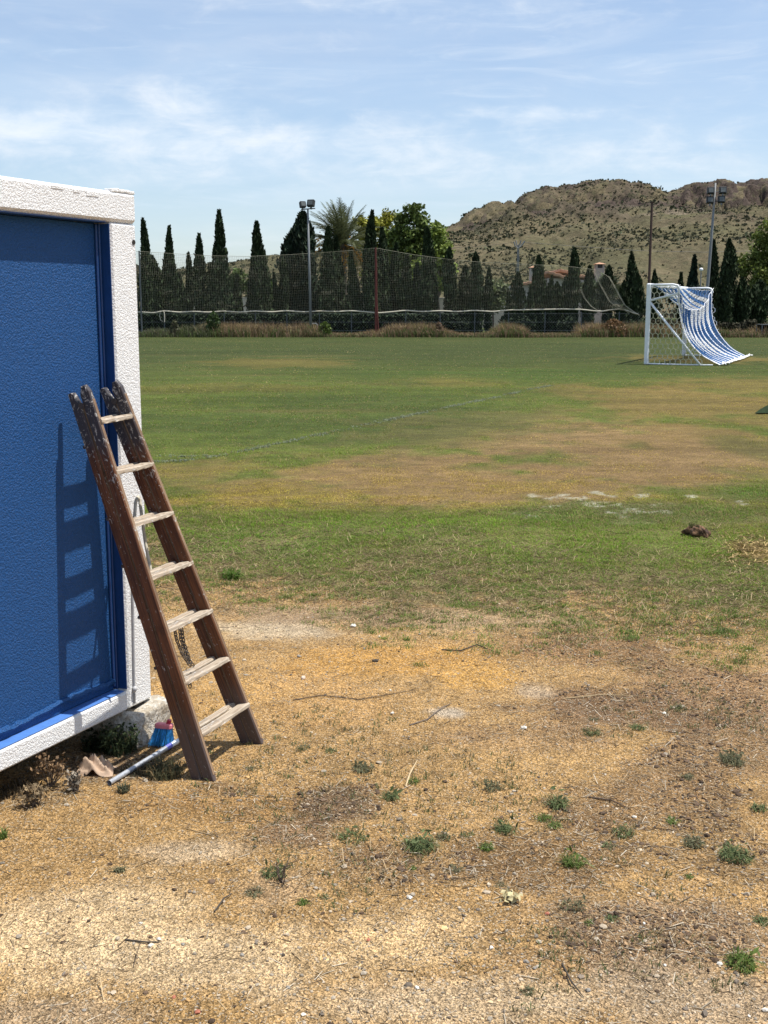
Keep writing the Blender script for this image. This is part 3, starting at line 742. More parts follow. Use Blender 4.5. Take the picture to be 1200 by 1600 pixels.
CY = [
 (229, 346, 10, 77, 'tall narrow cypress right beside the white corner post of the container', 'spire'),
 (243, 402, 12, 80, 'short blunt cypress between the container and the needle thin tall cypress', 'column'),
 (260, 397, 8, 81, 'short cypress tight against the left side of the needle thin one', 'spire'),
 (270, 357, 9, 78, 'needle thin tall cypress, second tall one right of the container', 'spire'),
 (281, 430, 11, 80, 'low cypress at the right foot of the needle thin cypress', 'column'),
 (297, 397, 5.5, 79, 'very thin short cypress standing by itself before the far left ridge', 'column'),
 (315, 369, 11, 77, 'ragged tipped cypress between the thin lone one and the tallest left one', 'spire'),
 (328, 414, 9, 80, 'low cypress leaning against the right of the ragged tipped cypress', 'cone'),
 (347, 334, 13, 76, 'tallest cypress of the left group, with a wispy tip', 'spire'),
 (371, 432, 12, 79, 'short wide cypress right of the tallest left cypress', 'cone'),
 (396, 410, 10, 80, 'shoulder high cypress joined to the left of the skirted tall cypress', 'cone'),
 (407, 351, 14, 77, 'tall cypress with a spreading skirt, left of the floodlight', 'spire'),
 (236, 428, 12, 83, 'low cypress filling behind the two nearest the container', 'cone'),
 (358, 442, 11, 82, 'half hidden low cypress at the right foot of the tallest left cypress', 'cone'),
 (420, 440, 9, 82, 'half hidden low cypress at the right foot of the skirted tall cypress', 'cone'),
 (431, 428, 8, 79, 'shorter of two little cypresses left of the broad dark tree', 'cone'),
 (443, 407, 9, 78, 'pointed small cypress touching the broad dark tree on its left', 'spire'),
 (512, 358, 13, 77, 'cypress standing before the left half of the palm crown', 'spire'),
 (526, 373, 12, 78, 'cypress standing before the middle of the palm crown', 'spire'),
 (551, 393, 14, 77, 'short cypress before the right half of the palm crown', 'cone'),
 (578, 335, 13, 77, 'tall dark cypress just left of the red net mast', 'spire'),
 (598, 360, 12, 78, 'dark cypress just right of the red net mast', 'spire'),
 (616, 384, 11, 79, 'middling cypress before the yellow green tree', 'spire'),
 (636, 400, 11, 78, 'shorter cypress below the tall leafy tree, left of its trunk', 'spire'),
 (653, 414, 10, 79, 'shortest cypress below the tall leafy tree', 'spire'),
 (668, 360, 14, 77, 'broad tall cypress at the right side of the tall leafy tree', 'spire'),
 (703, 390, 10, 77, 'slim cypress at the left foot of the rocky hill', 'column'),
 (724, 417, 9, 78, 'short cypress second right of the leafy trees, hill behind', 'column'),
 (745, 397, 10, 77, 'slim taller cypress third right of the leafy trees', 'column'),
 (737, 446, 9, 79, 'stubby cypress squeezed left of the slim taller one below the hill', 'cone'),
 (762, 420, 6, 81, 'thin greyish cypress before the olive bush left of the villa', 'column'),
 (795, 455, 11, 75, 'lowest cone shaped cypress at the left end of the villa', 'cone'),
 (809, 427, 10, 76, 'cypress before the low left wing of the villa', 'column'),
 (830, 447, 10, 76, 'low cypress under the left chimney tower of the villa', 'cone'),
 (842, 402, 10, 77, 'tall cypress covering the left chimney tower', 'column'),
 (853, 440, 8, 78, 'first low cypress right of the left chimney tower', 'cone'),
 (860, 433, 6, 77, 'thin cypress before the left gable of the villa', 'column'),
 (871, 442, 9, 78, 'round topped low cypress before the villa wall', 'column'),
 (885, 434, 8, 79, 'middling cypress left of the tallest one before the villa', 'column'),
 (895, 390, 9, 77, 'tallest cypress before the villa, between its two roofs', 'column'),
 (919, 418, 9, 77, 'cypress left of the pinkish right chimney tower', 'column'),
 (950, 418, 10, 79, 'cypress right of the pinkish right chimney tower', 'column'),
 (973, 441, 8, 77, 'short cypress behind the drooping end of the net', 'column'),
 (983, 397, 8, 78, 'tall cypress just left of the brown mast', 'column'),
 (996, 427, 8, 76, 'cypress tight against the left of the brown mast', 'column'),
 (1020, 425, 6, 79, 'small cypress peeping over the near goal post', 'column'),
 (1062, 428, 5, 80, 'small cypress peeping over the middle of the crossbar', 'column'),
 (1110, 378, 8, 78, 'dark cypress hugging the pole of the four lamp floodlight', 'column'),
 (1134, 378, 12, 76, 'stout tall cypress between the floodlight and the pine', 'column'),
 (1160, 436, 12, 77, 'cypress below the left side of the pine', 'column'),
 (1182, 440, 16, 78, 'wide dark cypress under the pine at the right edge', 'column')]
for (px, top, hw, Y, lab, shp) in CY:
    cypress(px, top, hw * (1.14 if shp == 'spire' else 1.06), Y, lab, lean=random.uniform(-0.12, 0.12), shape=shp)
cypress(1081, 402, 16, 79, 'cone shaped conifer above the goal, left of the four lamp floodlight', shape='cone', tint=(0.016, 0.030, 0.018), name='conifer_tree', cat='conifer', group=None)
bt = cypress(472, 337, 27, 80, 'broad dark conifer with two tops behind the two lamp floodlight', shape='broad', dens=1.4, tint=(0.015, 0.026, 0.013), name='conifer_tree', cat='conifer', group=None)

def leafy_tree(px, top, Y, blobs, label, tint, n=2600, name='leafy_tree', leaf=0.22, trunk_px=None, cat='tree', trunk=0.22, droop=0.0):
    """blobs: (px, py, radius px) lobes of the crown"""
    g = np.random.default_rng(int(px * 7 + top)); k = Y * CP / FPX
    base = np.array([((trunk_px or px) - 600) * k, Y, 0.3])
    root = thing(name, label, cat, base)
    P = []; T = []; NR = []
    tot = sum(b[2] ** 2 for b in blobs)
    lim = []
    for (bx, by, br) in blobs:
        c = np.array([(bx - 600) * k - base[0], g.uniform(-0.5, 0.5) * br * k, CAMH + (HZ - by) * k - 0.3]); r = br * k
        lim.append(c)
        m = int(n * br ** 2 / tot)
        # sub-clumps scattered through the lobe
        nc = max(6, m // 26)
        cd = g.normal(size=(nc, 3)); cd /= np.linalg.norm(cd, axis=1)[:, None]
        cc = c + cd * r * (g.random((nc, 1)) ** 0.45) * np.array([1, 1, 0.92])
        idx = g.integers(0, nc, m); off = g.normal(size=(m, 3)) * r * 0.23
        off[:, 2] -= droop * np.abs(off[:, 0])
        p = cc[idx] + off; P.append(p)
        sh = (0.6 + 0.7 * g.random(nc))[idx][:, None] * g.uniform(0.7, 1.35, (m, 1))
        tt = np.array(tint)
        T.append(tt * sh * np.array([1, 1, 1]))
        d = p - c; NR.append(d / (np.linalg.norm(d, axis=1)[:, None] + 1e-6) * 0.7 + np.array([0, 0, 0.5]))
    P = np.concatenate(P); T = np.concatenate(T); NR = np.concatenate(NR)
    V, Q = leaves(P, g.uniform(0.6, 1.3, len(P)) * leaf, nrm=None, asp=1.5, g=g)
    mesh_np('crown', V, Q, M['leaf'], root, cols=np.repeat(T, 4, 0))
    b = MB(); topz = max(c[2] for c in lim); mid = np.mean(lim, 0)
    fork = np.array([mid[0] * 0.4, mid[1] * 0.4, min(c[2] for c in lim) * 0.62])
    b.tube([[0, 0, -0.2], fork * 0.5 + [0.05, 0, 0], fork], [trunk, trunk * 0.8, trunk * 0.65], 8)
    for c in lim:
        b.tube([fork, (fork + c) / 2 + g.normal(size=3) * 0.15, c], [trunk * 0.5, trunk * 0.3, trunk * 0.1], 5)
    b.build('trunk', M['bark'], root)
    return root

leafy_tree(645, 318, 96, [(648, 336, 15), (630, 346, 14), (660, 352, 15), (640, 370, 20), (655, 392, 24), (625, 395, 22), (612, 372, 15), (668, 375, 18), (640, 420, 26)], 'tall leafy tree with the highest crown behind the net', (0.115, 0.155, 0.036), 8500, leaf=0.20)
leafy_tree(600, 345, 99, [(606, 346, 13), (594, 360, 17), (615, 378, 19), (576, 358, 14), (590, 398, 22), (568, 382, 16), (562, 352, 11), (556, 400, 16), (590, 425, 22)], 'yellow green leafy tree right of the palm', (0.270, 0.265, 0.036), 7500, leaf=0.20)
leafy_tree(684, 368, 94, [(682, 368, 14), (690, 392, 15), (676, 405, 18), (696, 422, 15), (660, 430, 20), (690, 440, 16)], 'light green leafy tree at the right end of the tall group', (0.180, 0.235, 0.045), 6500, leaf=0.20)
leafy_tree(372, 425, 88, [(372, 433, 11), (362, 445, 11), (384, 447, 12), (420, 450, 10), (410, 458, 12)], 'round green bush between the left cypresses', (0.085, 0.125, 0.030), 2200, name='bush', cat='bush', leaf=0.2, trunk=0.1)
leafy_tree(770, 440, 92, [(768, 448, 12), (782, 456, 13), (758, 462, 12), (775, 474, 14)], 'soft green olive bush left of the villa', (0.125, 0.150, 0.065), 2400, name='olive_bush', cat='bush', leaf=0.2, trunk=0.1)
leafy_tree(905, 440, 104, [(903, 446, 12), (892, 456, 12), (912, 462, 13), (936, 450, 14), (948, 444, 13), (960, 455, 14), (930, 470, 16), (965, 470, 14)], 'grey green olive trees merging before the right tower', (0.095, 0.112, 0.060), 3800, name='olive_tree', cat='tree', leaf=0.22, trunk=0.12)
leafy_tree(1122, 440, 90, [(1120, 448, 9), (1124, 466, 12), (1118, 490, 14), (1150, 462, 12), (1152, 484, 13), (1148, 500, 12)], 'greyish olive shrub filling between the two right cypresses', (0.105, 0.120, 0.062), 2800, name='olive_bush', cat='bush', leaf=0.2, trunk=0.1)
leafy_tree(1050, 450, 92, [(1035, 456, 10), (1052, 462, 12), (1095, 460, 12), (1075, 470, 14), (1020, 480, 12), (1000, 480, 12)], 'low dull green shrubs behind the goal', (0.045, 0.060, 0.026), 2400, name='bush', cat='bush', leaf=0.2, trunk=0.08)
leafy_tree(1200, 345, 82, [(1200, 358, 15), (1186, 378, 16), (1208, 385, 20), (1182, 402, 18), (1160, 412, 13), (1202, 420, 22), (1180, 436, 20), (1222, 405, 26), (1228, 370, 20), (1158, 428, 9), (1200, 450, 20), (1235, 440, 24)], 'big bright pine crown cut by the right edge', (0.140, 0.175, 0.036), 11000, name='pine_tree', leaf=0.15, trunk_px=1206, cat='pine', trunk=0.25)

def palm():
    Y = 90.0; k = Y * CP / FPX; g = np.random.default_rng(3)
    base = np.array([(536 - 600) * k, Y, 0.3]); root = thing('palm_tree', 'date palm with arching fronds and orange fruit behind the cypresses', 'palm tree', base)
    cz = CAMH + (HZ - 384) * k - 0.3
    b = MB(); b.tube([[0, 0, -0.2], [0.05, 0, cz * 0.5], [0, 0, cz]], [0.30, 0.24, 0.27], 9); b.build('trunk', M['bark'], root)
    for i in range(84):
        az = g.uniform(0, 2 * math.pi); el = R(88) - (i / 84) ** 1.1 * R(125) + g.uniform(-0.12, 0.12)
        L = g.uniform(2.7, 3.4) * (1 if el > -0.2 else 0.85); d = np.array([math.cos(az), math.sin(az), 0])
        pts = []; e = el; p = np.array([0, 0, cz]) + d * 0.12
        for s in range(9):
            pts.append(p.copy()); p = p + (d * math.cos(e) + np.array([0, 0, 1]) * math.sin(e)) * L / 8; e -= (0.05 + 0.10 * math.cos(el)) * (0.35 + s * 0.15)
        pts = np.array(pts); rb = MB(); rb.tube(pts, [0.035] * 4 + [0.025] * 3 + [0.012] * 2, 4, cap=False)
        V0, V1 = [], []
        side = np.cross(d, [0, 0, 1])
        lf = MB()
        for s in np.linspace(0.12, 1.0, 34):
            q = s * 8; i0 = min(int(q), 7); pp_ = pts[i0] + (pts[i0 + 1] - pts[i0]) * (q - i0); tg = pts[i0 + 1] - pts[i0]; tg /= np.linalg.norm(tg)
            ll = 0.55 * math.sin(math.pi * min(0.98, s * 0.75 + 0.2)) + 0.1
            for sg in (-1, 1):
                dd = side * sg * 0.75 + tg * 0.75 + np.array([0, 0, -0.18]) + g.normal(size=3) * 0.08; dd /= np.linalg.norm(dd)
                w = np.cross(dd, side * sg + [0, 0, 0.5]); w /= np.linalg.norm(w) + 1e-6
                e_ = pp_ + dd * ll
                lf.add([pp_ + tg * 0.026, pp_ - tg * 0.026, e_ - w * 0.010, e_ + w * 0.010], Q=[[0, 1, 2, 3]])
        rb.V += lf.V; rb.Q += [qq + rb.n for qq in lf.Q]; rb.n += lf.n
        tone = np.array([0.100, 0.112, 0.050]) if el > -0.3 else np.array([0.19, 0.145, 0.06])
        tot = sum(len(v) for v in rb.V)
        rb.build('frond', M['leaf'], root, cols=np.tile(tone * g.uniform(0.7, 1.3), (tot, 1)))
    for (px, py) in ((500, 382), (498, 396), (540, 412), (535, 424), (560, 400), (566, 408), (548, 396)):
        c = np.array([(px - 600) * k - base[0], -0.9, CAMH + (HZ - py) * k - 0.3]); m = MB()
        for _ in range(26):
            q = c + g.normal(size=3) * [0.15, 0.15, 0.28]
            m.tube([q - [0, 0, 0.05], q, q + [0, 0, 0.05]], [0.02, 0.05, 0.02], 5)
        m.tube([[0, 0, cz], c * 0.6 + np.array([0, 0, cz * 0.4 + 0.2]), c], 0.02, 4)
        m.build('date_cluster', M['date'], root)
palm()

# hedge along the back of the fence
def hedge():
    g = np.random.default_rng(5); n = 15000; Y = 72.3; k = Y * CP / FPX
    x0, x1 = (195 - 600) * k, (716 - 600) * k
    top = CAMH + (HZ - 489) * k
    x = g.uniform(x0, x1, n); z = 0.3 + (g.random(n) ** 0.8) * (top - 0.3) * (0.95 + 0.09 * vnoise(x * 1.7, x * 0, 3)); y = Y + g.uniform(-0.55, 0.5, n)
    V, Q = leaves(np.stack([x, y, z], 1), g.uniform(0.06, 0.15, n), asp=1.6, g=g)
    C = np.repeat(np.array([0.020, 0.032, 0.014]) * g.uniform(0.5, 1.7, (n, 1)), 4, 0)
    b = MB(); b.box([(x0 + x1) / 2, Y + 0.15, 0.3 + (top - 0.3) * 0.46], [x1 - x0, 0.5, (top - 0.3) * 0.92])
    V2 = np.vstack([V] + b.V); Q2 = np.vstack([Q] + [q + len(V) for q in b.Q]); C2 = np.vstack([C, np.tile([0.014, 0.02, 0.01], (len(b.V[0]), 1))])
    O = np.array([(x0 + x1) / 2, Y, 0.3])
    tag(mesh_np('hedge', V2 - O, Q2, M['cypress'], cols=C2, loc=O), 'dark clipped hedge along the wire fence, left half of the pitch end', 'hedge')
    n = 6000; Y = 73.2; k = Y * CP / FPX; x0, x1 = (716 - 600) * k, (1010 - 600) * k
    x = g.uniform(x0, x1, n); keep = vnoise(x * 0.9, x * 0 + 1, 9) > 0.36; x = x[keep]; n = len(x)
    z = 0.3 + (g.random(n)) * 1.15 * (0.7 + 0.4 * vnoise(x * 2.1, x * 0, 13)); y = Y + g.uniform(-0.5, 0.5, n)
    V, Q = leaves(np.stack([x, y, z], 1), g.uniform(0.06, 0.15, n), asp=1.6, g=g)
    C = np.repeat(np.array([0.022, 0.033, 0.016]) * g.uniform(0.5, 1.7, (n, 1)), 4, 0); O = np.array([(x0 + x1) / 2, Y, 0.3])
    tag(mesh_np('undergrowth', V - O, Q, M['cypress'], cols=C, loc=O), 'thin dark undergrowth between the cypress feet behind the fence', 'undergrowth', kind='stuff')
    n = 5200; Y = 73.0; k = Y * CP / FPX; x0, x1 = (1010 - 600) * k, (1260 - 600) * k
    x = g.uniform(x0, x1, n); z = 0.3 + g.random(n) * 0.95 * (0.6 + 0.6 * vnoise(x * 1.3, x * 0, 23)); y = Y + g.uniform(-0.5, 0.5, n)
    V, Q = leaves(np.stack([x, y, z], 1), g.uniform(0.06, 0.16, n), asp=1.6, g=g)
    C = np.repeat(np.array([0.040, 0.038, 0.022]) * g.uniform(0.5, 1.7, (n, 1)), 4, 0); O = np.array([(x0 + x1) / 2, Y, 0.3])
    tag(mesh_np('undergrowth', V - O, Q, M['cypress'], cols=C, loc=O), 'brown green undergrowth at the field edge behind the goal', 'undergrowth', kind='stuff')
hedge()

# ------------------------------------------------------------------ FENCE, NET, MASTS
FY = 70.5; FK = FY * CP / FPX
def fp(px, py, dy=0.0): return np.array([(px - 600) * FK, FY + dy, CAMH + (HZ - py) * FK])

def fence():
    root = thing('wire_fence', 'wire fence on thin steel posts along the far end of the pitch', 'fence', fp(600, 525))
    O = fp(600, 525)
    for px in (207, 256, 303, 350, 399, 448, 499, 549, 634, 688, 742, 795, 852, 909, 968):
        b = MB(); b.tube([fp(px, 526.5), fp(px, 487)], 0.032, 6); b.build('post', M['steel_dark'], root, origin=O)
    for py in (490, 503, 516):
        b = MB(); b.tube([fp(198, py), fp(985, py)], 0.006, 4); b.build('strand', M['wire'], root, origin=O)
    # diamond mesh
    xs = np.arange((198 - 600) * FK, (985 - 600) * FK, 0.16); z0, z1 = fp(0, 525)[2], fp(0, 488)[2]; h = z1 - z0
    V0 = []; V1 = []
    for sg in (-1, 1):
        for x in xs:
            V0.append([x, FY + 0.02 * sg, z0]); V1.append([x + sg * h * 0.9, FY + 0.02 * sg, z1])
    V, Q = sticks(V0, V1, 0.003)
    o = mesh_np('mesh_wire', V - O, Q, M['wire'], root); o['kind'] = 'stuff'
fence()

def mast(px, ytop, name, label, m, r, dbl=False):
    O = fp(px, 525, -0.12); root = thing(name, label, 'mast', O)
    b = MB(); b.tube([fp(px, 526.5, -0.12), fp(px, ytop, -0.12)], [r, r * 0.85], 8); b.build('pole', m, root, origin=O)
    if dbl:
        b = MB(); b.tube([fp(px + 4.5, 526.5, -0.1), fp(px + 1.5, 470, -0.12), fp(px + 0.8, ytop + 18, -0.12)], r * 0.8, 8); b.build('brace', m, root, origin=O)
    else:
        b = MB(); b.box(fp(px, ytop - 1, -0.12), [r * 2.6, r * 2.6, 0.06]); b.build('cap', m, root, origin=O)
mast(587, 389, 'net_mast', 'dark red mast that lifts the net at its peak', M['rust'], 0.062, True)
mast(1012, 322, 'net_mast', 'tall brown mast standing behind the near goal post', M['brown_mast'], 0.085)
O = fp(221, 480); b = MB(); b.tube([fp(221, 526, -0.1), fp(221, 394, -0.1)], 0.05, 7)
r0 = thing('net_mast', 'thin blue grey mast holding the net beside the container', 'mast', O); b.build('pole', M['steel_dark'], r0, origin=O)

def safety_net():
    top = np.array([(150, 392), (222, 395), (270, 398), (330, 401.5), (390, 402.5), (450, 400), (500, 397), (550, 393.5), (588, 389.5), (600, 392), (640, 399), (700, 407), (760, 412), (830, 415), (890, 418), (930, 423), (948, 432), (958, 446), (966, 462), (978, 480), (990, 488)], float)
    bot = np.array([(150, 488), (222, 487.5), (240, 489), (256, 485.5), (280, 488), (303, 486.5), (325, 488), (350, 486), (372, 488), (399, 486), (425, 487.5), (448, 485.5), (475, 487.5), (499, 486), (525, 487), (549, 485.5), (570, 487), (590, 489), (610, 487.5), (634, 485), (660, 487), (688, 485.5), (715, 487), (742, 485), (770, 487), (795, 484.5), (825, 484), (852, 483.5), (880, 483), (909, 483.5), (925, 485.5), (940, 486.5), (955, 484), (968, 482.5), (980, 485), (990, 489), (997, 491)], float)
    O = fp(588, 487); root = thing('safety_net', 'pale ball stop net sagging between masts above the fence rope', 'net', O)
    dxp = 2.75; px = np.arange(150, 990, dxp); rows = 35
    yt = np.interp(px, top[:, 0], top[:, 1]); yb = np.interp(px, bot[:, 0], bot[:, 1])
    g = np.random.default_rng(11)
    s = np.linspace(0, 1, rows + 1)
    X = px[:, None] + np.zeros((1, rows + 1)); Yp = yt[:, None] * (1 - s) + yb[:, None] * s
    X = X + 1.2 * np.sin(s * 5 + px[:, None] * 0.02) + g.normal(size=X.shape) * 0.25
    # the free end is dragged sideways and bunches
    fr = sstep(900, 985, X); X = X - fr * 16 * np.sin(s * 3.0) * (1 - s)
    dep = 0.25 * (fbm(X * 0.03, Yp * 0.05, 31, 3) - 0.5) * 2
    P = np.stack([(X - 600) * FK, FY - 0.05 + dep, CAMH + (HZ - Yp) * FK], 2)
    short = (yb - yt) * 1.0
    V0 = np.concatenate([P[:-1].reshape(-1, 3), P[:, :-1].reshape(-1, 3)]); V1 = np.concatenate([P[1:].reshape(-1, 3), P[:, 1:].reshape(-1, 3)])
    V, Q = sticks(V0, V1, 0.0043)
    o = mesh_np('netting', V - O, Q, M['net'], root); o['kind'] = 'stuff'
    def rope(pl, r, nm, m):
        xs = np.linspace(pl[0, 0], pl[-1, 0], 260); ys = np.interp(xs, pl[:, 0], pl[:, 1]); ys = np.convolve(np.pad(ys, 2, 'edge'), [.1, .2, .4, .2, .1], 'valid')
        b = MB(); b.tube([fp(x, y, -0.08) for x, y in zip(xs, ys)], r, 6); b.build(nm, m, root, origin=O, smooth=True)
    rope(bot, 0.045, 'bottom_rope', M['rope']); rope(top, 0.011, 'top_cord', M['net'])
    # gathered folds at the loose end
    for k_, pl in enumerate((((905, 452), (912, 466), (922, 478), (935, 486)), ((925, 424), (936, 446), (950, 470), (968, 484)), ((948, 432), (960, 452), (974, 476), (996, 491)))):
        for j in range(3):
            b = MB(); b.tube([fp(x + j * 1.5, y + j * 0.6, -0.1 + 0.05 * j) for x, y in pl], 0.009, 5); b.build('fold_cord', M['net'], root, origin=O)
    # rope end hanging by the container
    b = MB(); b.tube([fp(x, y, -0.12) for x, y in ((256, 486), (251, 487), (249.5, 493), (251, 500), (254, 502))], 0.02, 5); b.build('rope_end', M['rope'], root, origin=O)
    b = MB(); b.tube([fp(x, y, -0.14) for x, y in ((255, 485), (257, 488), (257.5, 495), (257, 503))], 0.03, 5); b.build('rope_end', M['rope'], root, origin=O)
safety_net()

# ------------------------------------------------------------------ FLOODLIGHTS
def lamp_head(root, O, c, w, h, yaw, tilt, nm='floodlight_head'):
    rot = Matrix.Rotation(yaw, 3, 'Z') @ Matrix.Rotation(tilt, 3, 'X')
    ax = np.array(rot.transposed())
    b = MB(); b.box(c, [w, 0.22, h], ax=ax, bev=0.03)
    hd = b.build(nm, M['lamp_black'], root, origin=O)
    f = np.asarray(ax[1])
    b = MB(); b.box(np.asarray(c) - f * 0.115, [w * 0.66, 0.02, h * 0.62], ax=ax); b.build('glass', M['lamp_glass'], hd, origin=O)
    b = MB(); b.box(np.asarray(c) + np.array([0, 0, -h * 0.62]), [w * 0.16, 0.16, h * 0.35], ax=ax); b.build('bracket', M['steel'], hd, origin=O)

def flood_two():
    Y = 69.6; k = Y * CP / FPX
    def q(px, py, d=0): return np.array([(px - 600) * k, Y + d, CAMH + (HZ - py) * k])
    O = q(485.5, 507); O[2] = 0.3
    root = thing('floodlight', 'slim grey floodlight pole carrying two lamps before the broad conifer', 'floodlight', O)
    b = MB(); b.tube([[O[0], Y, 0.25], q(484, 420), q(482.6, 331)], [0.085, 0.065, 0.05], 8); b.build('pole', M['steel'], root, origin=O, smooth=True)
    b = MB(); b.tube([q(472, 331.5), q(494, 330)], 0.035, 6); b.build('crossarm', M['steel_dark'], root, origin=O)
    lamp_head(root, O, q(474.8, 324.5, -0.05), 0.36, 0.36, R(25), R(-18)); lamp_head(root, O, q(487.6, 322.5, -0.05), 0.44, 0.40, R(-20), R(-18))
    b = MB(); b.tube([q(487, 505.5), q(493, 505), q(495.5, 507), q(496, 516)], 0.03, 6); b.build('conduit', M['steel'], root, origin=O)
flood_two()

def flood_four():
    Y = 71.5; k = Y * CP / FPX
    def q(px, py, d=0): return np.array([(px - 600) * k, Y + d, CAMH + (HZ - py) * k])
    O = q(1100, 520); O[2] = 0.3
    root = thing('floodlight', 'tall grey floodlight pole carrying four lamps against the hill', 'floodlight', O)
    b = MB(); b.tube([[O[0], Y, 0.25], q(1104, 448), q(1106.5, 380), q(1109, 292)], [0.115, 0.10, 0.085, 0.05], 8); b.build('pole', M['steel'], root, origin=O, smooth=True)
    for py in (305, 319):
        b = MB(); b.tube([q(1096, py), q(1122, py)], 0.03, 6); b.build('crossarm', M['steel_dark'], root, origin=O)
    for (px, py) in ((1101, 304), (1119.5, 303.5), (1100.5, 318), (1118, 317)):
        lamp_head(root, O, q(px, py, -0.18), 0.42, 0.40, R(-4), R(-12))
    for px in (1106, 1115):
        b = MB(); b.tube([q(px, 326), q(px, 298)], 0.02, 6); b.build('frame_bar', M['steel_dark'], root, origin=O)
flood_four()

def pylon():
    Y = 165.0; k = Y * CP / FPX
    def q(px, py, d=0): return np.array([(px - 600) * k, Y + d, CAMH + (HZ - py) * k])
    O = q(808, 470); O[2] = 0.3
    root = thing('power_pole', 'pale lattice power pole with forked arms below the hill', 'power pole', O)
    b = MB()
    for sx in (-1.6, 1.6):
        b.tube([[O[0] + sx * k * 1.3, Y, 0.2], q(808 + sx * 0.55, 385)], 0.07, 5)
    for i in range(12):
        py = 470 - i * 7.2; w = 2.0 - i * 0.09; b.tube([q(808 - w, py), q(808 + w, py - 7)], 0.04, 4)
    b.build('lattice_mast', M['steel'], root, origin=O)
    b = MB(); b.tube([q(801, 380), q(803, 386), q(808, 390), q(813, 386), q(818, 379)], 0.10, 5); b.tube([q(804, 378), q(806, 386)], 0.08, 5); b.tube([q(812, 378), q(810, 386)], 0.08, 5)
    b.build('forked_arm', M['steel'], root, origin=O)
    for nm, pts, lab in (('power_line', [(620, 388), (700, 390), (760, 386), (803, 381)], 'dark power line from the left to the forked power pole'), ('power_line', [(815, 381), (900, 387), (1000, 394), (1100, 396), (1250, 392)], 'dark power line from the forked pole across the hill to the right')):
        c = MB(); xs = np.linspace(pts[0][0], pts[-1][0], 30); pa = np.array(pts, float); ys = np.interp(xs, pa[:, 0], pa[:, 1])
        c.tube([q(x, y) for x, y in zip(xs, ys)], 0.022, 4); o = c.build(nm, M['lamp_black'], origin=O); tag(o, lab, 'cable')
pylon()

def street_lamp():
    Y = 110.0; k = Y * CP / FPX
    def q(px, py, d=0): return np.array([(px - 600) * k, Y + d, CAMH + (HZ - py) * k])
    O = q(1093, 520); O[2] = 0.3; root = thing('street_lamp', 'small white globe lamp peeping out beside the cone shaped conifer', 'street lamp', O)
    b = MB(); b.tube([O, q(1093, 424)], 0.05, 6); b.build('pole', M['steel'], root, origin=O)
    b = MB(); b.tube([q(1093, 425), q(1093, 423.6), q(1093, 421.6), q(1093, 420.2), q(1093, 419.6)], [0.10, 0.16, 0.18, 0.12, 0.02], 10); b.build('globe', M['goal_white'], root, origin=O, smooth=True)
street_lamp()

def bench():
    Y = 69.5; k = Y * CP / FPX
    def q(px, py, d=0): return np.array([(px - 600) * k, Y + d, CAMH + (HZ - py) * k])
    O = q(1205, 526); O[2] = 0.3; root = thing('team_shelter', 'low dark team shelter with metal frame at the right edge of the pitch', 'shelter', O)
    for px in (1192.5, 1222):
        b = MB(); b.tube([q(px, 525.5), q(px, 507.5)], 0.03, 6); b.build('frame_post', M['steel'], root, origin=O)
        b = MB(); b.tube([q(px, 525.5, 1.0), q(px, 507.5, 1.0)], 0.03, 6); b.build('frame_post', M['steel'], root, origin=O)
    b = MB(); b.box(q(1207, 507, 0.5), [30 * k, 1.15, 0.04]); b.build('roof_panel', M['steel_dark'], root, origin=O)
    b = MB(); b.box(q(1207, 516, 1.0), [30 * k, 0.04, 0.6]); b.build('back_panel', M['black_gap'], root, origin=O)
    b = MB(); b.box(q(1207, 521, 0.7), [29 * k, 0.35, 0.05]); b.build('seat', M['steel'], root, origin=O)
bench()

# ------------------------------------------------------------------ WEEDS AND DRY GRASS AT THE PITCH END
def blades(P, H, Wd, lean, C, g=None, droop=0.5):
    """curved two-segment grass blades: V (5n), tri + quad"""
    g = g or rng
    n = len(P); az = g.uniform(0, 2 * math.pi, n)
    d = np.stack([np.cos(az), np.sin(az), np.zeros(n)], 1); w = np.stack([-np.sin(az + g.normal(size=n) * 0.8), np.cos(az), np.zeros(n)], 1)
    H = np.broadcast_to(H, (n,))[:, None]; Wd = np.broadcast_to(Wd, (n,))[:, None]; lean = np.broadcast_to(lean, (n,))[:, None]
    m1 = P + np.array([0, 0, 1]) * H * 0.55 + d * H * lean * 0.35
    tip = P + np.array([0, 0, 1]) * H * (1 - lean * droop) + d * H * lean
    V = np.stack([P - w * Wd / 2, P + w * Wd / 2, m1 + w * Wd * 0.38, m1 - w * Wd * 0.38, tip], 1).reshape(-1, 3)
    b5 = (np.arange(n) * 5)[:, None]
    return V, [b5 + np.array([[0, 1, 2, 3]]), b5 + np.array([[3, 2, 4]])], np.repeat(C, 5, 0)

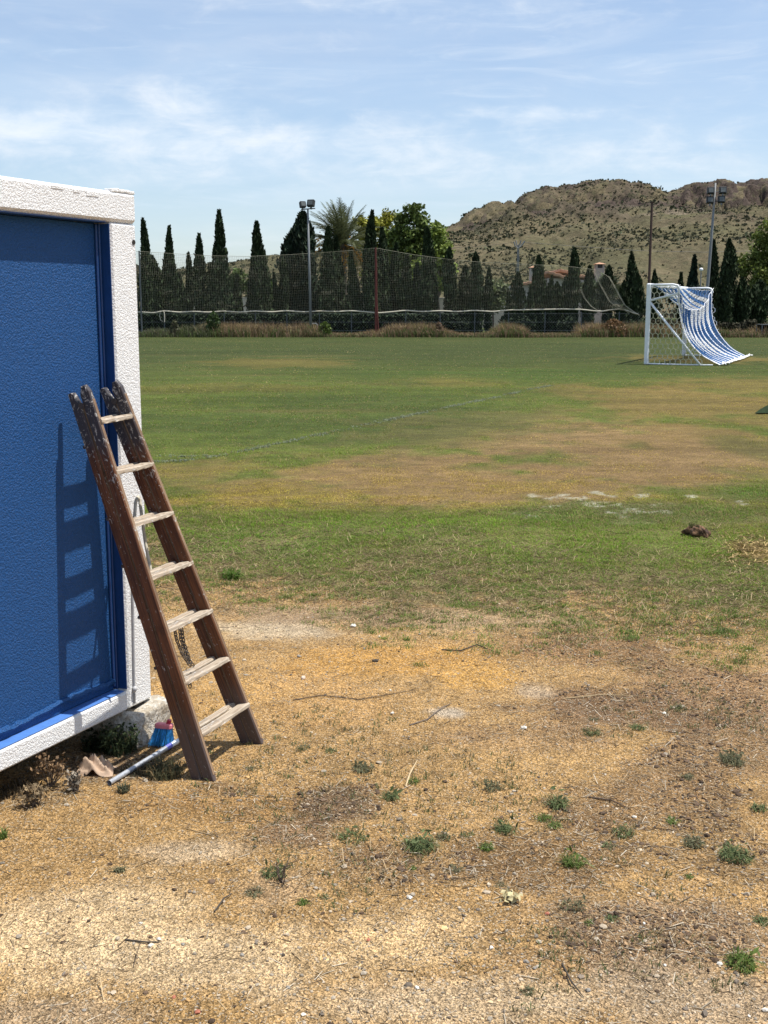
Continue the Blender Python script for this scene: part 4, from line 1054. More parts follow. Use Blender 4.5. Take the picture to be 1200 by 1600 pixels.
def dry_strip():
    g = np.random.default_rng(17); n = 42000; k = 68 * CP / FPX
    x = g.uniform((180 - 600) * k, (1260 - 600) * k, n); y = g.uniform(68.0, 71.4, n); px = 600 + x / k
    dn = fbm(x * 0.35, y * 0.5, 33, 4); keep = g.random(n) < sstep(0.3, 0.55, dn) * 0.9 + 0.15; x, y, px = x[keep], y[keep], px[keep]; n = len(x)
    hgt = (0.28 + 0.65 * sstep(0.42, 0.7, fbm(x * 0.4, x * 0 + 2, 35, 4))) * g.uniform(0.5, 1.2, n) * np.where((px > 1090) & (px < 1115), 1.0, 1) * (0.55 + 0.45 * sstep(68.0, 69.2, y))
    z = gz(x, y)
    pink = np.array([0.200, 0.135, 0.085]); straw = np.array([0.235, 0.180, 0.085]); green = np.array([0.075, 0.105, 0.03]); greyg = np.array([0.105, 0.105, 0.062])
    u = fbm(x * 0.5, x * 0 + 5, 37, 4); r = g.random(n)
    C = np.where((r < 0.45)[:, None], pink, straw)
    C = np.where(((u > 0.53) & (r > 0.72))[:, None], green, C); C = np.where((px < 330)[:, None] & (r < 0.7)[:, None], greyg, C)
    C = np.where((y < 68.7)[:, None] & (r > 0.45)[:, None], green, C)
    C = C * g.uniform(0.65, 1.35, (n, 1))
    V, F, CC = blades(np.stack([x, y, z], 1), hgt, 0.035, g.uniform(0.1, 0.6, n), C, g)
    tag(mesh_np('dry_grass', V, F, M['blade'], cols=CC), 'dry straw coloured grass and weeds along the foot of the wire fence', 'grass', kind='stuff')
    def shrub(px, py0, py1, hwp, label, tint, Yd=69.0, n=700, name='shrub'):
        kk = Yd * CP / FPX; O = np.array([(px - 600) * kk, Yd, 0.3]); zt = CAMH + (HZ - py0) * kk - 0.3
        root = thing(name, label, 'shrub', O); gg = np.random.default_rng(int(px))
        t = gg.random(n); rad = hwp * kk * np.sin(np.clip(0.25 + t * 0.75, 0, 1) * math.pi) ** 0.6 * np.sqrt(gg.random(n)); an = gg.uniform(0, 6.3, n)
        P = np.stack([np.cos(an) * rad, np.sin(an) * rad, 0.05 + t * zt], 1)
        V, Q = leaves(P, gg.uniform(0.05, 0.12, n), asp=1.8, g=gg); C = np.repeat(np.array(tint) * gg.uniform(0.5, 1.6, (n, 1)), 4, 0)
        mesh_np('foliage', V, Q, M['leaf'], root, cols=C)
        b = MB()
        for j in range(5): b.tube([[0, 0, -0.02], [gg.normal() * 0.1, gg.normal() * 0.1, zt * 0.5], [gg.normal() * 0.2, gg.normal() * 0.2, zt * 0.9]], [0.02, 0.015, 0.006], 4)
        b.build('stem', M['bark'], root)
    shrub(333, 488, 526, 12, 'leafy dark green shrub growing through the fence left of the tall cypress', (0.045, 0.075, 0.022), n=900)
    shrub(508, 504, 527, 11, 'bright green weed clump right of the two lamp floodlight foot', (0.085, 0.120, 0.025), n=600)
    shrub(272, 502, 526, 8, 'thin greyish weed clump at the fence near the container', (0.085, 0.085, 0.045), n=300)
    shrub(686, 505, 522, 8, 'dry pinkish bush at a fence post right of the red mast', (0.20, 0.14, 0.09), n=380)
    shrub(960, 500, 527, 22, 'rusty brown bush under the loose net end', (0.16, 0.095, 0.045), n=1000)
dry_strip()

# ------------------------------------------------------------------ TURF
def turf():
    g = np.random.default_rng(23)
    def scatter(n, y0, y1, xw, h0, h1, w, name, label, fade=0.02, lean=(0.2, 0.9)):
        y = y0 + (y1 - y0) * g.random(n) ** 1.0; x = g.uniform(-1, 1, n) * (y * 0.345 + xw)
        e_ = y - edge_y(x); tm = sstep(-1.0, 1.5, e_ + (fbm(x * 1.1, y * 1.1, 21, 5, 0.6) - 0.5) * 2.6 + (fbm(x * 6, y * 6, 25, 4, 0.7) - 0.5) * 2.6); clump = fbm(x * 2.2, y * 2.2, 71, 4, 0.6); c2 = fbm(x * 11, y * 11, 73, 3, 0.6)
        p = tm * (0.34 + 1.0 * sstep(0.38, 0.60, clump * 0.5 + c2 * 0.5)); p = p * (1 - chalk_mask(x, y) * 0.45) * (sstep(y0 - 0.01, y0 + fade, y) if y0 > 8 else 1.0) * ((1 - sstep(y1 - fade * 1.5, y1, y)) if y1 < 60 else 1.0)
        keep = g.random(n) < p; x, y, c2, clump = x[keep], y[keep], c2[keep], clump[keep]; n = len(x)
        C = turf_col(x, y); burnt = (C[:, 0] > C[:, 1] * 1.02)
        r = g.random(n)
        green = C * g.uniform(1.0, 2.4, (n, 1)) * np.array([1.02, 1.14, 0.66]); dry = np.array([0.32, 0.25, 0.11]) * g.uniform(0.6, 1.2, (n, 1))
        C = np.where((r < 0.26 + 0.25 * (c2 < 0.42))[:, None] & ~burnt[:, None], dry, green)
        C = np.where(burnt[:, None], C * 1.15 * g.uniform(0.55, 1.5, (n, 1)), C)
        C = C * (0.70 + 0.75 * fbm(x * 4.5, y * 3.5, 79, 4, 0.6))[:, None]
        edge = sstep(0, 1.8, y - edge_y(x)); H = g.uniform(h0, h1, n) * (0.55 + 0.6 * edge) * (0.75 + 0.5 * sstep(0.4, 0.68, clump)); H = np.where(burnt, H * 0.6, H)
        V, F, CC = blades(np.stack([x, y, gz(x, y) - 0.004], 1), H, w * g.uniform(0.7, 1.3, n), g.uniform(*lean, n), C, g)
        tag(mesh_np(name, V, F, M['blade'], cols=CC), label, 'grass', kind='stuff')
    scatter(640000, 6.0, 15.5, 0.5, 0.013, 0.034, 0.0042, 'turf', 'patchy green lawn between the bare soil and the burnt turf', fade=3.0, lean=(0.3, 1.3))
    scatter(170000, 10.5, 30, 1.0, 0.014, 0.032, 0.008, 'turf', 'mown and burnt brown turf in the middle of the pitch', lean=(0.6, 1.6), fade=4.0)
    scatter(60000, 22, 68, 1.5, 0.012, 0.026, 0.022, 'turf', 'green mown turf of the far pitch around the goal', lean=(0.8, 2.0), fade=6.0)
turf()

def pitch_lines():
    g = np.random.default_rng(29)
    L = [[(228, 722), (262, 722), (300, 719), (350, 711), (400, 701), (450, 690), (500, 679), (560, 666), (620, 653), (700, 636), (770, 622), (830, 609), (860, 603)], [(225, 713), (270, 713.5), (320, 713), (352, 711)]]
    Ps = []; Cs = []; Hs = []
    for li, pl in enumerate(L):
        W3 = [at(*p) for p in pl]
        for i in range(len(W3) - 1):
            a_, b_ = W3[i], W3[i + 1]; ln = np.linalg.norm(b_ - a_); m = int(ln * (190 if li == 0 else 120))
            t = g.random(m)[:, None]; nrm_ = np.array([-(b_ - a_)[1], (b_ - a_)[0], 0]) / ln
            p = a_ + (b_ - a_) * t + nrm_ * g.normal(size=(m, 1)) * 0.045
            keep = g.random(m) < 0.12 + 1.0 * sstep(0.40, 0.66, fbm(p[:, 0] * 3, p[:, 1] * 3, 43, 4))
            Ps.append(p[keep])
    P = np.concatenate(Ps); n = len(P); P[:, 2] = gz(P[:, 0], P[:, 1]) - 0.002
    C = np.array([0.21, 0.24, 0.155]) * g.uniform(0.6, 1.15, (n, 1))
    V, F, CC = blades(P, g.uniform(0.025, 0.045, n), 0.014, g.uniform(0.9, 2.0, n), C, g)
    tag(mesh_np('pitch_line', V, F, M['blade'], cols=CC), 'faded white line painted on the grass, curving away to the right', 'pitch marking', kind='stuff')
pitch_lines()

# ------------------------------------------------------------------ CONTAINER
CC0 = onz(238, 1091, 0.16)                       # bottom right front corner
ZU = np.array([0, 0, 1.0])
AX = np.array([WALL_D, WALL_N, ZU])
def cw(a_, D, z): return np.array([CC0[0], CC0[1], 0]) + a_ * WALL_D + D * WALL_N + z * ZU
RC = 0.065; CL = 4.6; ZT, ZB = 2.495, 0.16; CD = 2.4
def container():
    O = cw(0, 0, ZB)
    root = thing('site_container', 'blue and white painted site container whose corner fills the left edge', 'container', O)
    def bx(name, a0, a1, d0, d1, z0, z1, m, bev=0.008, par=None):
        b = MB(); b.box(cw((a0 + a1) / 2, (d0 + d1) / 2, (z0 + z1) / 2), [abs(a1 - a0), abs(d1 - d0), abs(z1 - z0)], ax=AX, bev=bev)
        return b.build(name, M[m], par or root, origin=O)
    PW = 0.180; TB = 0.130; BB = 0.092
    zt_in, zb_in = ZT - TB, ZB + BB
    bx('corner_post', -PW, 0, -0.16, 0, ZB + 0.002, zt_in - 0.002, 'white', 0.010)
    bx('top_rail', -CL, 0.003, -0.16, 0.004, zt_in, ZT, 'white', 0.014)
    bx('bottom_rail', -CL, -PW - 0.002, -0.14, 0.0, ZB, zb_in, 'white', 0.010)
    bx('corner_post', -CL, -CL + PW, -0.16, 0.0, zb_in + 0.002, zt_in - 0.002, 'white', 0.010)
    seam = -0.985
    p1 = bx('wall_panel', seam + 0.002, -PW - 0.022, -RC - 0.045, -RC, zb_in + 0.003, zt_in - 0.008, 'blue', 0.003)
    bx('wall_panel', -2.2, seam - 0.002, -RC - 0.045, -RC, zb_in + 0.003, zt_in - 0.003, 'blue', 0.003)
    bx('wall_panel', -3.42, -2.204, -RC - 0.045, -RC, zb_in + 0.003, zt_in - 0.003, 'blue', 0.003)
    bx('wall_panel', -CL + PW + 0.003, -3.424, -RC - 0.045, -RC, zb_in + 0.003, zt_in - 0.003, 'blue', 0.003)
    bx('reveal_plate', -PW - 0.0065, -PW - 0.002, -RC - 0.05, -0.004, zb_in + 0.007, zt_in - 0.009, 'blue_trim', 0.001)
    bx('edge_trim', -PW - 0.020, -PW - 0.0085, -RC - 0.05, -0.046, zb_in + 0.007, zt_in - 0.009, 'blue_trim', 0.003)
    bx('corner_bead', -PW - 0.034, -PW - 0.022, -RC + 0.001, -RC + 0.014, zb_in + 0.02, zt_in - 0.01, 'blue_trim', 0.004)
    bx('sill_strip', -CL + PW + 0.003, -PW - 0.022, -RC + 0.002, -0.006, zb_in + 0.0005, zb_in + 0.005, 'blue_sill', 0.001)
    # lumpy bead of plaster along the foot of the panel
    b = MB(); g = np.random.default_rng(3); xs = np.linspace(-1.9, -PW - 0.03, 60)
    b.tube([cw(x, -RC + 0.004, zb_in + 0.050 + 0.006 * math.sin(x * 9) + g.normal() * 0.002) for x in xs], [0.010 + 0.004 * abs(g.normal()) for _ in xs], 6); b.build('plaster_bead', M['blue'], root, origin=O)
    bx('soffit_trim', -CL + PW + 0.003, -PW - 0.022, -RC + 0.001, -0.003, zt_in - 0.006, zt_in - 0.001, 'blue_trim', 0.001)
    # other sides
    bx('end_wall', -0.05, -0.004, -CD + 0.16, -0.165, ZB + 0.02, zt_in - 0.004, 'white', 0.004)
    bx('end_wall', -CL + 0.004, -CL + 0.05, -CD + 0.16, -0.165, ZB + 0.02, zt_in - 0.004, 'white', 0.004)
    bx('back_wall', -CL + 0.02, -0.02, -CD, -CD + 0.08, ZB + 0.02, zt_in, 'white', 0.004)
    bx('end_rail', -0.16, 0.001, -CD, -0.165, zt_in, ZT - 0.004, 'white', 0.01); bx('end_rail', -CL, -CL + 0.16, -CD, -0.165, zt_in, ZT - 0.004, 'white', 0.01)
    bx('roof_sheet', -CL + 0.165, -0.165, -CD, -0.165, ZT - 0.07, ZT - 0.02, 'roof', 0.004)
    bx('floor_plate', -CL + 0.02, -0.08, -CD + 0.02, -0.15, ZB + 0.02, ZB + 0.08, 'black_gap', 0.004)
    # conduit on the post, bolt hole, paint chips on the top rail
    b = MB(); b.tube([cw(-0.125 - 0.02 * t, 0.006, 0.80 - t * 0.62) for t in np.linspace(0, 1, 8)], 0.0055, 6); b.tube([cw(-0.146, 0.006, 0.262), cw(-0.146, 0.012, 0.25), cw(-0.146, 0.006, 0.238)], [0.008, 0.011, 0.008], 6)
    b.build('cable', M['cable'], root, origin=O, smooth=True)
    b = MB(); b.tube([cw(-0.022, -0.01, 2.285), cw(-0.022, 0.0035, 2.285)], 0.011, 8); b.build('bolt_hole', M['black_gap'], root, origin=O)
    for (a_, z_, w_) in ((-0.52, 2.478, 0.07), (-0.40, 2.474, 0.04), (-0.30, 2.470, 0.08)):
        b = MB(); b.box(cw(a_, 0.0045, z_), [w_, 0.003, 0.010 + 0.15 * w_ * random.random()], ax=AX, bev=0.001); b.build('paint_flake', M['white'], root, origin=O)
    b = MB()   # ragged lip on the roof corner
    for i in range(9):
        b.box(cw(-0.01 - i * 0.018, -0.02, ZT + 0.003 + 0.004 * random.random()), [0.026, 0.04, 0.010 + 0.008 * random.random()], ax=AX, bev=0.004)
    b.build('roof_lip', M['white'], root, origin=O)
    b = MB(); b.box(cw(-0.075, -0.09, ZB - 0.012), [0.07, 0.15, 0.03], ax=AX, bev=0.004); b.build('fork_pocket', M['black_gap'], root, origin=O)
    return root
container()

def rough_block(name, c, size, ax, m, seed, label, cat, amp=0.02, n=9, rnd=0.16):
    """stone-like block: a cube sphere-mapped grid pushed about by noise"""
    g = np.random.default_rng(seed); V = []; Q = []; idx = {}
    def vid(p):
        key = tuple(np.round(p, 5))
        if key not in idx: idx[key] = len(V); V.append(np.array(p))
        return idx[key]
    lin = np.linspace(-1, 1, n)
    for k in range(3):
        for s in (-1, 1):
            for i in range(n - 1):
                for j in range(n - 1):
                    q = []
                    for (a_, b_) in ((lin[i], lin[j]), (lin[i + 1], lin[j]), (lin[i + 1], lin[j + 1]), (lin[i], lin[j + 1])):
                        p = [0, 0, 0]; p[k] = s; p[(k + 1) % 3] = a_; p[(k + 2) % 3] = b_; q.append(vid(p))
                    Q.append(q if s > 0 else q[::-1])
    V = np.array(V); r = np.linalg.norm(V, axis=1)[:, None]; V = V * (1 - rnd * (r - 1))
    h = np.asarray(size) / 2; P = V * h
    P = P + (np.stack([fbm(P[:, 1] * 14 + seed, P[:, 2] * 14, seed, 3), fbm(P[:, 0] * 14, P[:, 2] * 14, seed + 3, 3), fbm(P[:, 0] * 14, P[:, 1] * 14, seed + 7, 3)], 1) - 0.5) * 2 * amp
    o = mesh_np(name, P @ np.asarray(ax), np.array(Q), m, loc=c, smooth=True); tag(o, label, cat); return o
rough_block('concrete_footing', cw(-0.085, -0.10, 0.055), [0.30, 0.34, 0.19], AX, M['concrete'], 3, 'rough white concrete block under the container corner', 'concrete block', 0.03)
rough_block('concrete_footing', cw(-3.9, -0.1, 0.05), [0.42, 0.36, 0.2], AX, M['concrete'], 9, 'rough concrete block under the near end of the container', 'concrete block', 0.03)
rough_block('concrete_footing', cw(-0.2, -2.1, 0.05), [0.42, 0.36, 0.2], AX, M['concrete'], 12, 'rough concrete block under the rear corner of the container', 'concrete block', 0.03)
rough_block('concrete_footing', cw(-3.9, -2.1, 0.05), [0.42, 0.36, 0.2], AX, M['concrete'], 15, 'rough concrete block under the hidden far corner of the container', 'concrete block', 0.03)

# ------------------------------------------------------------------ LADDER
def wood(name, base, dark, splat=0.2, top_dark=True, L=1.8):
    m = bpy.data.materials.new(name); m.use_nodes = True; t = NT(m.node_tree); t.n.clear()
    out = t.node('ShaderNodeOutputMaterial'); b = t.node('ShaderNodeBsdfPrincipled', {'Specular IOR Level': 0.35})
    ob = t.node('ShaderNodeTexCoord').outputs['Object']
    gr = t.noise(t.scale(ob, (95, 95, 2.2)), 1.0, 5, 0.65, 0.8)
    gr2 = t.noise(t.scale(ob, (260, 260, 5)), 1.0, 3, 0.6)
    c = t.mix(t.ramp(gr, 0.32, 0.66), dark, base)
    c = t.mix(1.0, c, t.ramp(gr2, 0.25, 0.75, 0.75, 1.25), 'MULTIPLY')
    blot = t.noise(ob, 5.0, 5, 0.7)
    c = t.mix(t.ramp(blot, 0.5, 0.75, 0, 0.65), c, tuple(x * 0.35 for x in dark))
    sz = t.node('ShaderNodeSeparateXYZ', {0: ob}).outputs[2]
    if top_dark:
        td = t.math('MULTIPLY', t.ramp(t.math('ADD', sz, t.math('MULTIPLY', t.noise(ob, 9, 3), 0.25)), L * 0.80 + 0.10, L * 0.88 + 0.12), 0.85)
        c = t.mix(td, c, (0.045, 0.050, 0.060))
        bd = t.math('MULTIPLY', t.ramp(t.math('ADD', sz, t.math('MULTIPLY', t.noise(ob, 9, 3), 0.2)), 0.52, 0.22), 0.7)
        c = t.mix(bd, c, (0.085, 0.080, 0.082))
    sp = t.noise(t.scale(ob, (1, 1, 0.7)), 30, 6, 0.72, 2.2)
    amt = t.math('MULTIPLY', t.ramp(t.noise(ob, 3.2, 3), 0.42, 0.62), splat) if not top_dark else t.math('ADD', t.math('MULTIPLY', t.ramp(sz, L * 0.45, L * 0.95), 0.075), splat)
    thr = t.math('SUBTRACT', 0.665, amt)
    s2 = t.ramp(t.math('SUBTRACT', sp, thr), 0.0, 0.02, 0, 0.9)
    c = t.mix(s2, c, (0.47, 0.45, 0.42))
    t.put(b.inputs['Base Color'], c); t.put(b.inputs['Roughness'], t.ramp(gr, 0.2, 0.8, 0.42, 0.72))
    bn = t.node('ShaderNodeBump', {'Strength': 0.6, 'Distance': 0.0025, 'Height': t.math('ADD', gr, t.math('MULTIPLY', s2, 0.5))}); t.put(b.inputs['Normal'], bn.outputs[0])
    t.put(out.inputs[0], b.outputs[0]); return m
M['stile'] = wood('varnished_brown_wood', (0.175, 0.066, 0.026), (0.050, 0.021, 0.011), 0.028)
M['edge_wood'] = wood('worn_pale_wood', (0.30, 0.20, 0.125), (0.13, 0.075, 0.042), 0.10, False)
M['rung_wood'] = wood('worn_grey_tread', (0.48, 0.41, 0.32), (0.27, 0.20, 0.135), 0.12, False)

def ladder():
    # measured front edges of the two stile pairs
    def top_on(u, v, D): return onplane(u, v, cw(0, D, 0), WALL_N)
    L0 = onz(334, 1221, 0.0); L1 = top_on(135, 600, 0.075)
    R0 = onz(409, 1163, 0.0); R1 = top_on(184, 594, 0.085)
    base = (L0 + R0) / 2
    root = thing('folding_ladder', 'old brown wooden folding ladder leaning on the blue container wall', 'ladder', base)
    vl = (L1 - L0); vr = (R1 - R0); ll = np.linalg.norm(vl); lr = np.linalg.norm(vr); vl /= ll; vr /= lr
    lat = (R0 + R1) / 2 - (L0 + L1) / 2; v = (vl + vr); v /= np.linalg.norm(v)
    lat = lat - v * np.dot(lat, v); lat /= np.linalg.norm(lat)              # left to right across the ladder
    fr = np.cross(v, lat); fr = fr if np.dot(fr, WALL_N) > 0 else -fr; fr /= np.linalg.norm(fr)   # out of the ladder front
    TH, DP, GAP = 0.026, 0.049, 0.011
    def place(o, org, zax, xax):
        """object whose local Z runs along zax and X along the ladder width"""
        z = Vector(zax).normalized(); x = Vector(xax); x = (x - z * x.dot(z)).normalized(); y = z.cross(x)
        m = Matrix((x, y, z)).transposed().to_4x4(); m.translation = Vector(org) - Vector(base)
        o.matrix_local = m
    def stile(org, zax, L, half):
        """org: outer front corner at the foot. half 0 = front ladder, 1 = rear ladder; pointed tip"""
        y_s = 1.0 if np.dot(np.cross(zax, lat), fr) > 0 else -1.0
        f0 = -half * (DP + GAP); f1 = f0 - DP                    # front and rear face along fr
        Lh = L - half * 0.012
        ins = 0.55
        pts = [(f0, 0.0), (f1, 0.0 + 0.004), (f1, Lh - 0.006), (f1 + DP * 0.22, Lh), (f1 + DP * 0.55, Lh - 0.004), (f0, Lh - (0.055 if half == 0 else 0.085))] if half == 1 else \
              [(f0, 0.0), (f1, 0.004), (f1, Lh - 0.035), (f1 + DP * 0.30, Lh - 0.002), (f1 + DP * 0.72, Lh), (f0, Lh - 0.03)]
        n = len(pts); e = 0.003
        V = []
        for xx, ins_ in ((0, e), (e, 0), (TH - e, 0), (TH, e)):
            cx = np.mean([p[0] for p in pts]); cz = Lh / 2
            for (p, q) in pts:
                V.append([xx, y_s * (p + (ins_ if p < cx else -ins_)), q + (ins_ if q < cz else -ins_)])
        V = np.array(V); Q = []
        for r_ in range(3):
            for i in range(n):
                j = (i + 1) % n; Q.append([r_ * n + i, r_ * n + j, (r_ + 1) * n + j, (r_ + 1) * n + i])
        T = []
        for i in range(1, n - 1): T.append([0, i, i + 1]); T.append([3 * n, 3 * n + i + 1, 3 * n + i])
        o = mesh_np('stile', V, [np.array(Q), np.array(T)], M['stile'], root)
        import bmesh as _b
        bm = _b.new(); bm.from_mesh(o.data); _b.ops.recalc_face_normals(bm, faces=bm.faces); bm.to_mesh(o.data); bm.free()
        place(o, org, zax, lat)
        # worn pale front edge
        if True:
            b = MB(); b.box([TH * 0.60, y_s * (f0 + 0.0007), Lh * 0.5 - 0.02], [TH * 0.62, 0.0026, Lh - 0.09], bev=0.0008)
            e_ = b.build('worn_edge', M['edge_wood'], o)
        return o
    for half in (1, 0):
        stile(L0, vl, ll, half); stile(R0 - lat * 0.0, vr, lr, half)
    # treads
    s_ys = [0.118, 0.252, 0.386, 0.520, 0.654, 0.786, 0.912]
    for i, s in enumerate(s_ys):
        a_ = L0 + vl * ll * s; c_ = R0 + vr * lr * s
        ax_l = (c_ - a_); wl = np.linalg.norm(ax_l); ax_l /= wl
        nv = np.cross(fr, ax_l); nv = nv if nv[2] > 0 else -nv
        for half in (1, 0):
            dp = 0.046 if half == 0 else 0.034
            f_c = (0.006 - dp / 2) if half == 0 else (-DP - GAP - dp / 2 + 0.002)
            tilt = Matrix.Rotation(R(8 + 2 * random.uniform(-1, 1)), 3, Vector(ax_l))
            f2 = np.array(tilt @ Vector(fr)); n2 = np.array(tilt @ Vector(nv))
            th = 0.022 if half == 0 else 0.017
            x0 = TH * 0.45 if half == 0 else TH
            x1 = wl + TH * 0.9 if half == 0 else wl
            g = np.random.default_rng(i * 2 + half)
            # tread with worn, uneven nose: sections along its length
            ns = 14; Vt = []
            for t in np.linspace(0, 1, ns):
                xx = x0 + (x1 - x0) * t - (x0 + x1) / 2
                er = 0.004 * abs(g.normal()); dz_ = -0.0025 * math.sin(t * math.pi) + g.normal() * 0.0006
                prof_ = [(-dp / 2, -th / 2), (dp / 2 - 0.004, -th / 2), (dp / 2 - er, -th / 2 + 0.005), (dp / 2 - er, th / 2 - 0.007), (dp / 2 - 0.006 - er, th / 2), (-dp / 2 + 0.002, th / 2)]
                for (p, q) in prof_: Vt.append([xx, p, q + dz_])
            Vt = np.array(Vt); k = 6; Q = []
            for r_ in range(ns - 1):
                for j in range(k): Q.append([r_ * k + j, r_ * k + (j + 1) % k, (r_ + 1) * k + (j + 1) % k, (r_ + 1) * k + j])
            T = []
            for j in range(1, k - 1): T.append([0, j + 1, j]); T.append([(ns - 1) * k, (ns - 1) * k + j, (ns - 1) * k + j + 1])
            # mesh axes: x along the tread is local Z of the wood grain
            Vz = np.stack([Vt[:, 1], Vt[:, 2], Vt[:, 0]], 1)
            o = mesh_np('tread', Vz, [np.array(Q), np.array(T)], M['rung_wood'], root)
            mm = Matrix((Vector(f2), Vector(n2), Vector(ax_l))).transposed().to_4x4()
            org = a_ + fr * f_c + ax_l * ((x0 + x1) / 2) - nv * (0.004 if half == 0 else -0.012)
            mm.translation = Vector(org) - Vector(base); o.matrix_local = mm
    # bolts on the outer left face and rear edge
    for s in (0.30, 0.43, 0.56, 0.86, 0.68):
        p = L0 + vl * ll * s + fr * (-2 * DP - GAP - 0.003)
        b = MB(); b.tube([p + fr * 0.006 + lat * 0.012, p - fr * 0.010 + lat * 0.012], [0.010, 0.007], 7); b.build('bolt', M['chain'], root, origin=base)
    # hinge straps near the top
    for (o_, vv, LL) in ((L0, vl, ll), (R0, vr, lr)):
        p = o_ + vv * LL * 0.955 - lat * 0.003 + fr * (-DP - GAP / 2)
        b = MB(); b.tube([p, p - lat * 0.004], 0.014, 8); b.build('hinge', M['chain'], root, origin=base)
    # chain: two strands hung from the fifth tread down behind the sixth
    def chain(pts, nm='chain'):
        b = MB(); pts = np.array(pts); seg = np.linalg.norm(np.diff(pts, axis=0), axis=1); cum = np.concatenate([[0], np.cumsum(seg)])
        n = int(cum[-1] / 0.0155)
        for i in range(n):
            d0 = (i + 0.5) * cum[-1] / n; p = np.array([np.interp(d0, cum, pts[:, k]) for k in range(3)])
            q = np.array([np.interp(min(d0 + 0.01, cum[-1]), cum, pts[:, k]) for k in range(3)]); t = q - p; t /= np.linalg.norm(t) + 1e-9
            sd = np.cross(t, lat if i % 2 else fr); sd /= np.linalg.norm(sd) + 1e-9
            ring = [p + t * 0.0125 * math.cos(w) + sd * 0.0075 * math.sin(w) for w in np.linspace(0, 2 * math.pi, 9)]
            b.tube(ring, 0.0025, 5, cap=False)
        b.build(nm, M['chain'], root, origin=base)
    pm = L0 + vl * ll * 0.40 + fr * (-0.06)
    def onl(u, v, off): return onplane(u, v, L0 + fr * off + lat * 0.10, np.cross(v_, ZU) if False else fr)
    chain([onl(271, 972, -0.075), onl(276, 1000, -0.075), onl(285, 1022, -0.075), onl(297, 1040, -0.075)])
    chain([onl(279, 968, -0.085), onl(283, 1000, -0.085), onl(292, 1026, -0.085), onl(302, 1040, -0.085)])
    chain([onl(282, 968, -0.09), onl(287, 1004, -0.09), onl(296, 1030, -0.09)])
    chain([onl(298, 1052, -0.07), onl(296, 1062, -0.07), onl(297, 1074, -0.07)])
    return L0, vl, ll, fr, lat, base
LAD = ladder()

def rope_loop():
    L0, vl, ll, fr, lat, base = LAD
    pl = L0 + fr * (-0.15)
    pts = [(217, 868), (213, 838), (210.5, 806), (212, 784), (215.5, 776), (218.5, 782), (221.5, 806), (227, 846), (235, 888), (238, 905)]
    P = [onplane(u, v, pl, fr) for u, v in pts]
    xs = np.linspace(0, len(P) - 1, 50); P = np.array(P); P = np.stack([np.interp(xs, np.arange(len(P)), P[:, k]) for k in range(3)], 1)
    b = MB(); b.tube(P, 0.0075, 7); o = b.build('hose_loop', M['rope'], origin=P[0], smooth=True)
    tag(o, 'pale bent loop of hose showing between the ladder treads', 'hose')
rope_loop()

# ------------------------------------------------------------------ BROOM, POLE, PAPER, PLANTS AT THE CONTAINER
def broom():
    g = np.random.default_rng(31)
    foot = at(255, 1166); c = foot.copy()
    root = thing('broom_head', 'blue bristled broom head with pink cap at the concrete block', 'broom', c)
    sx = np.array([0.95, -0.25, 0]); sx /= np.linalg.norm(sx); up_ = np.array([0.06, 0.10, 0.99]); dp = np.cross(sx, up_)
    k = 1.0 / (FPX / c[1])
    hh = 31 * k * 0.98; wb = 36 * k; wt = 27 * k
    V0 = []; V1 = []; n = 420
    u = g.uniform(-0.5, 0.5, n); w = g.uniform(-0.5, 0.5, n)
    A = np.array([up_ * hh + sx * (uu * wt) + dp * ww * 0.028 for uu, ww in zip(u, w)]); B = np.array([sx * (uu * wb + g.normal() * 0.004 - 0.006) + dp * ww * 0.055 + up_ * g.uniform(-0.002, 0.012) for uu, ww in zip(u, w)])
    V, Q = sticks(A, B, 0.0017); C = np.repeat(np.array([0.05, 0.30, 0.62]) * g.uniform(0.45, 1.5, (n, 1)), 6, 0)
    o = mesh_np('bristles', V, Q, M['bristle'], root, cols=C); o['kind'] = 'stuff'
    b = MB(); b.box(up_ * (hh + 0.010), [wt * 1.08, 0.036, 0.026], ax=[sx, dp, up_], bev=0.006); cap = b.build('cap', M['pink'], root)
    b = MB(); b.tube([up_ * (hh + 0.02) + sx * 0.02, up_ * (hh + 0.040) + sx * 0.026], [0.012, 0.010], 8); b.build('socket', M['red'], cap)
broom()

def pole():
    a_ = at(171, 1229) + [0, 0, 0.012]; b_ = at(300, 1149) + [0, 0, 0.016]
    O = a_; root = thing('broomstick', 'grey metal broomstick lying on the soil beside the ladder foot', 'broomstick', O)
    d = (b_ - a_); L = np.linalg.norm(d); d /= L
    b = MB(); b.tube([a_, a_ + d * L], 0.0115, 12, cap=False); b.tube([a_ + d * L * 0.999, a_ + d * 0.001], 0.0098, 12, cap=False); b.build('tube', M['pole_metal'], root, origin=O, smooth=True)
    b = MB(); b.tube([a_ + d * L * 0.66, a_ + d * L * 0.72], 0.0121, 12, cap=False); b.build('sticker', M['sticker'], root, origin=O, smooth=True)
    b = MB(); b.tube([a_ + d * L * 0.722, a_ + d * L * 0.80], 0.0123, 12, cap=False); b.build('white_band', M['goal_white'], root, origin=O, smooth=True)
pole()

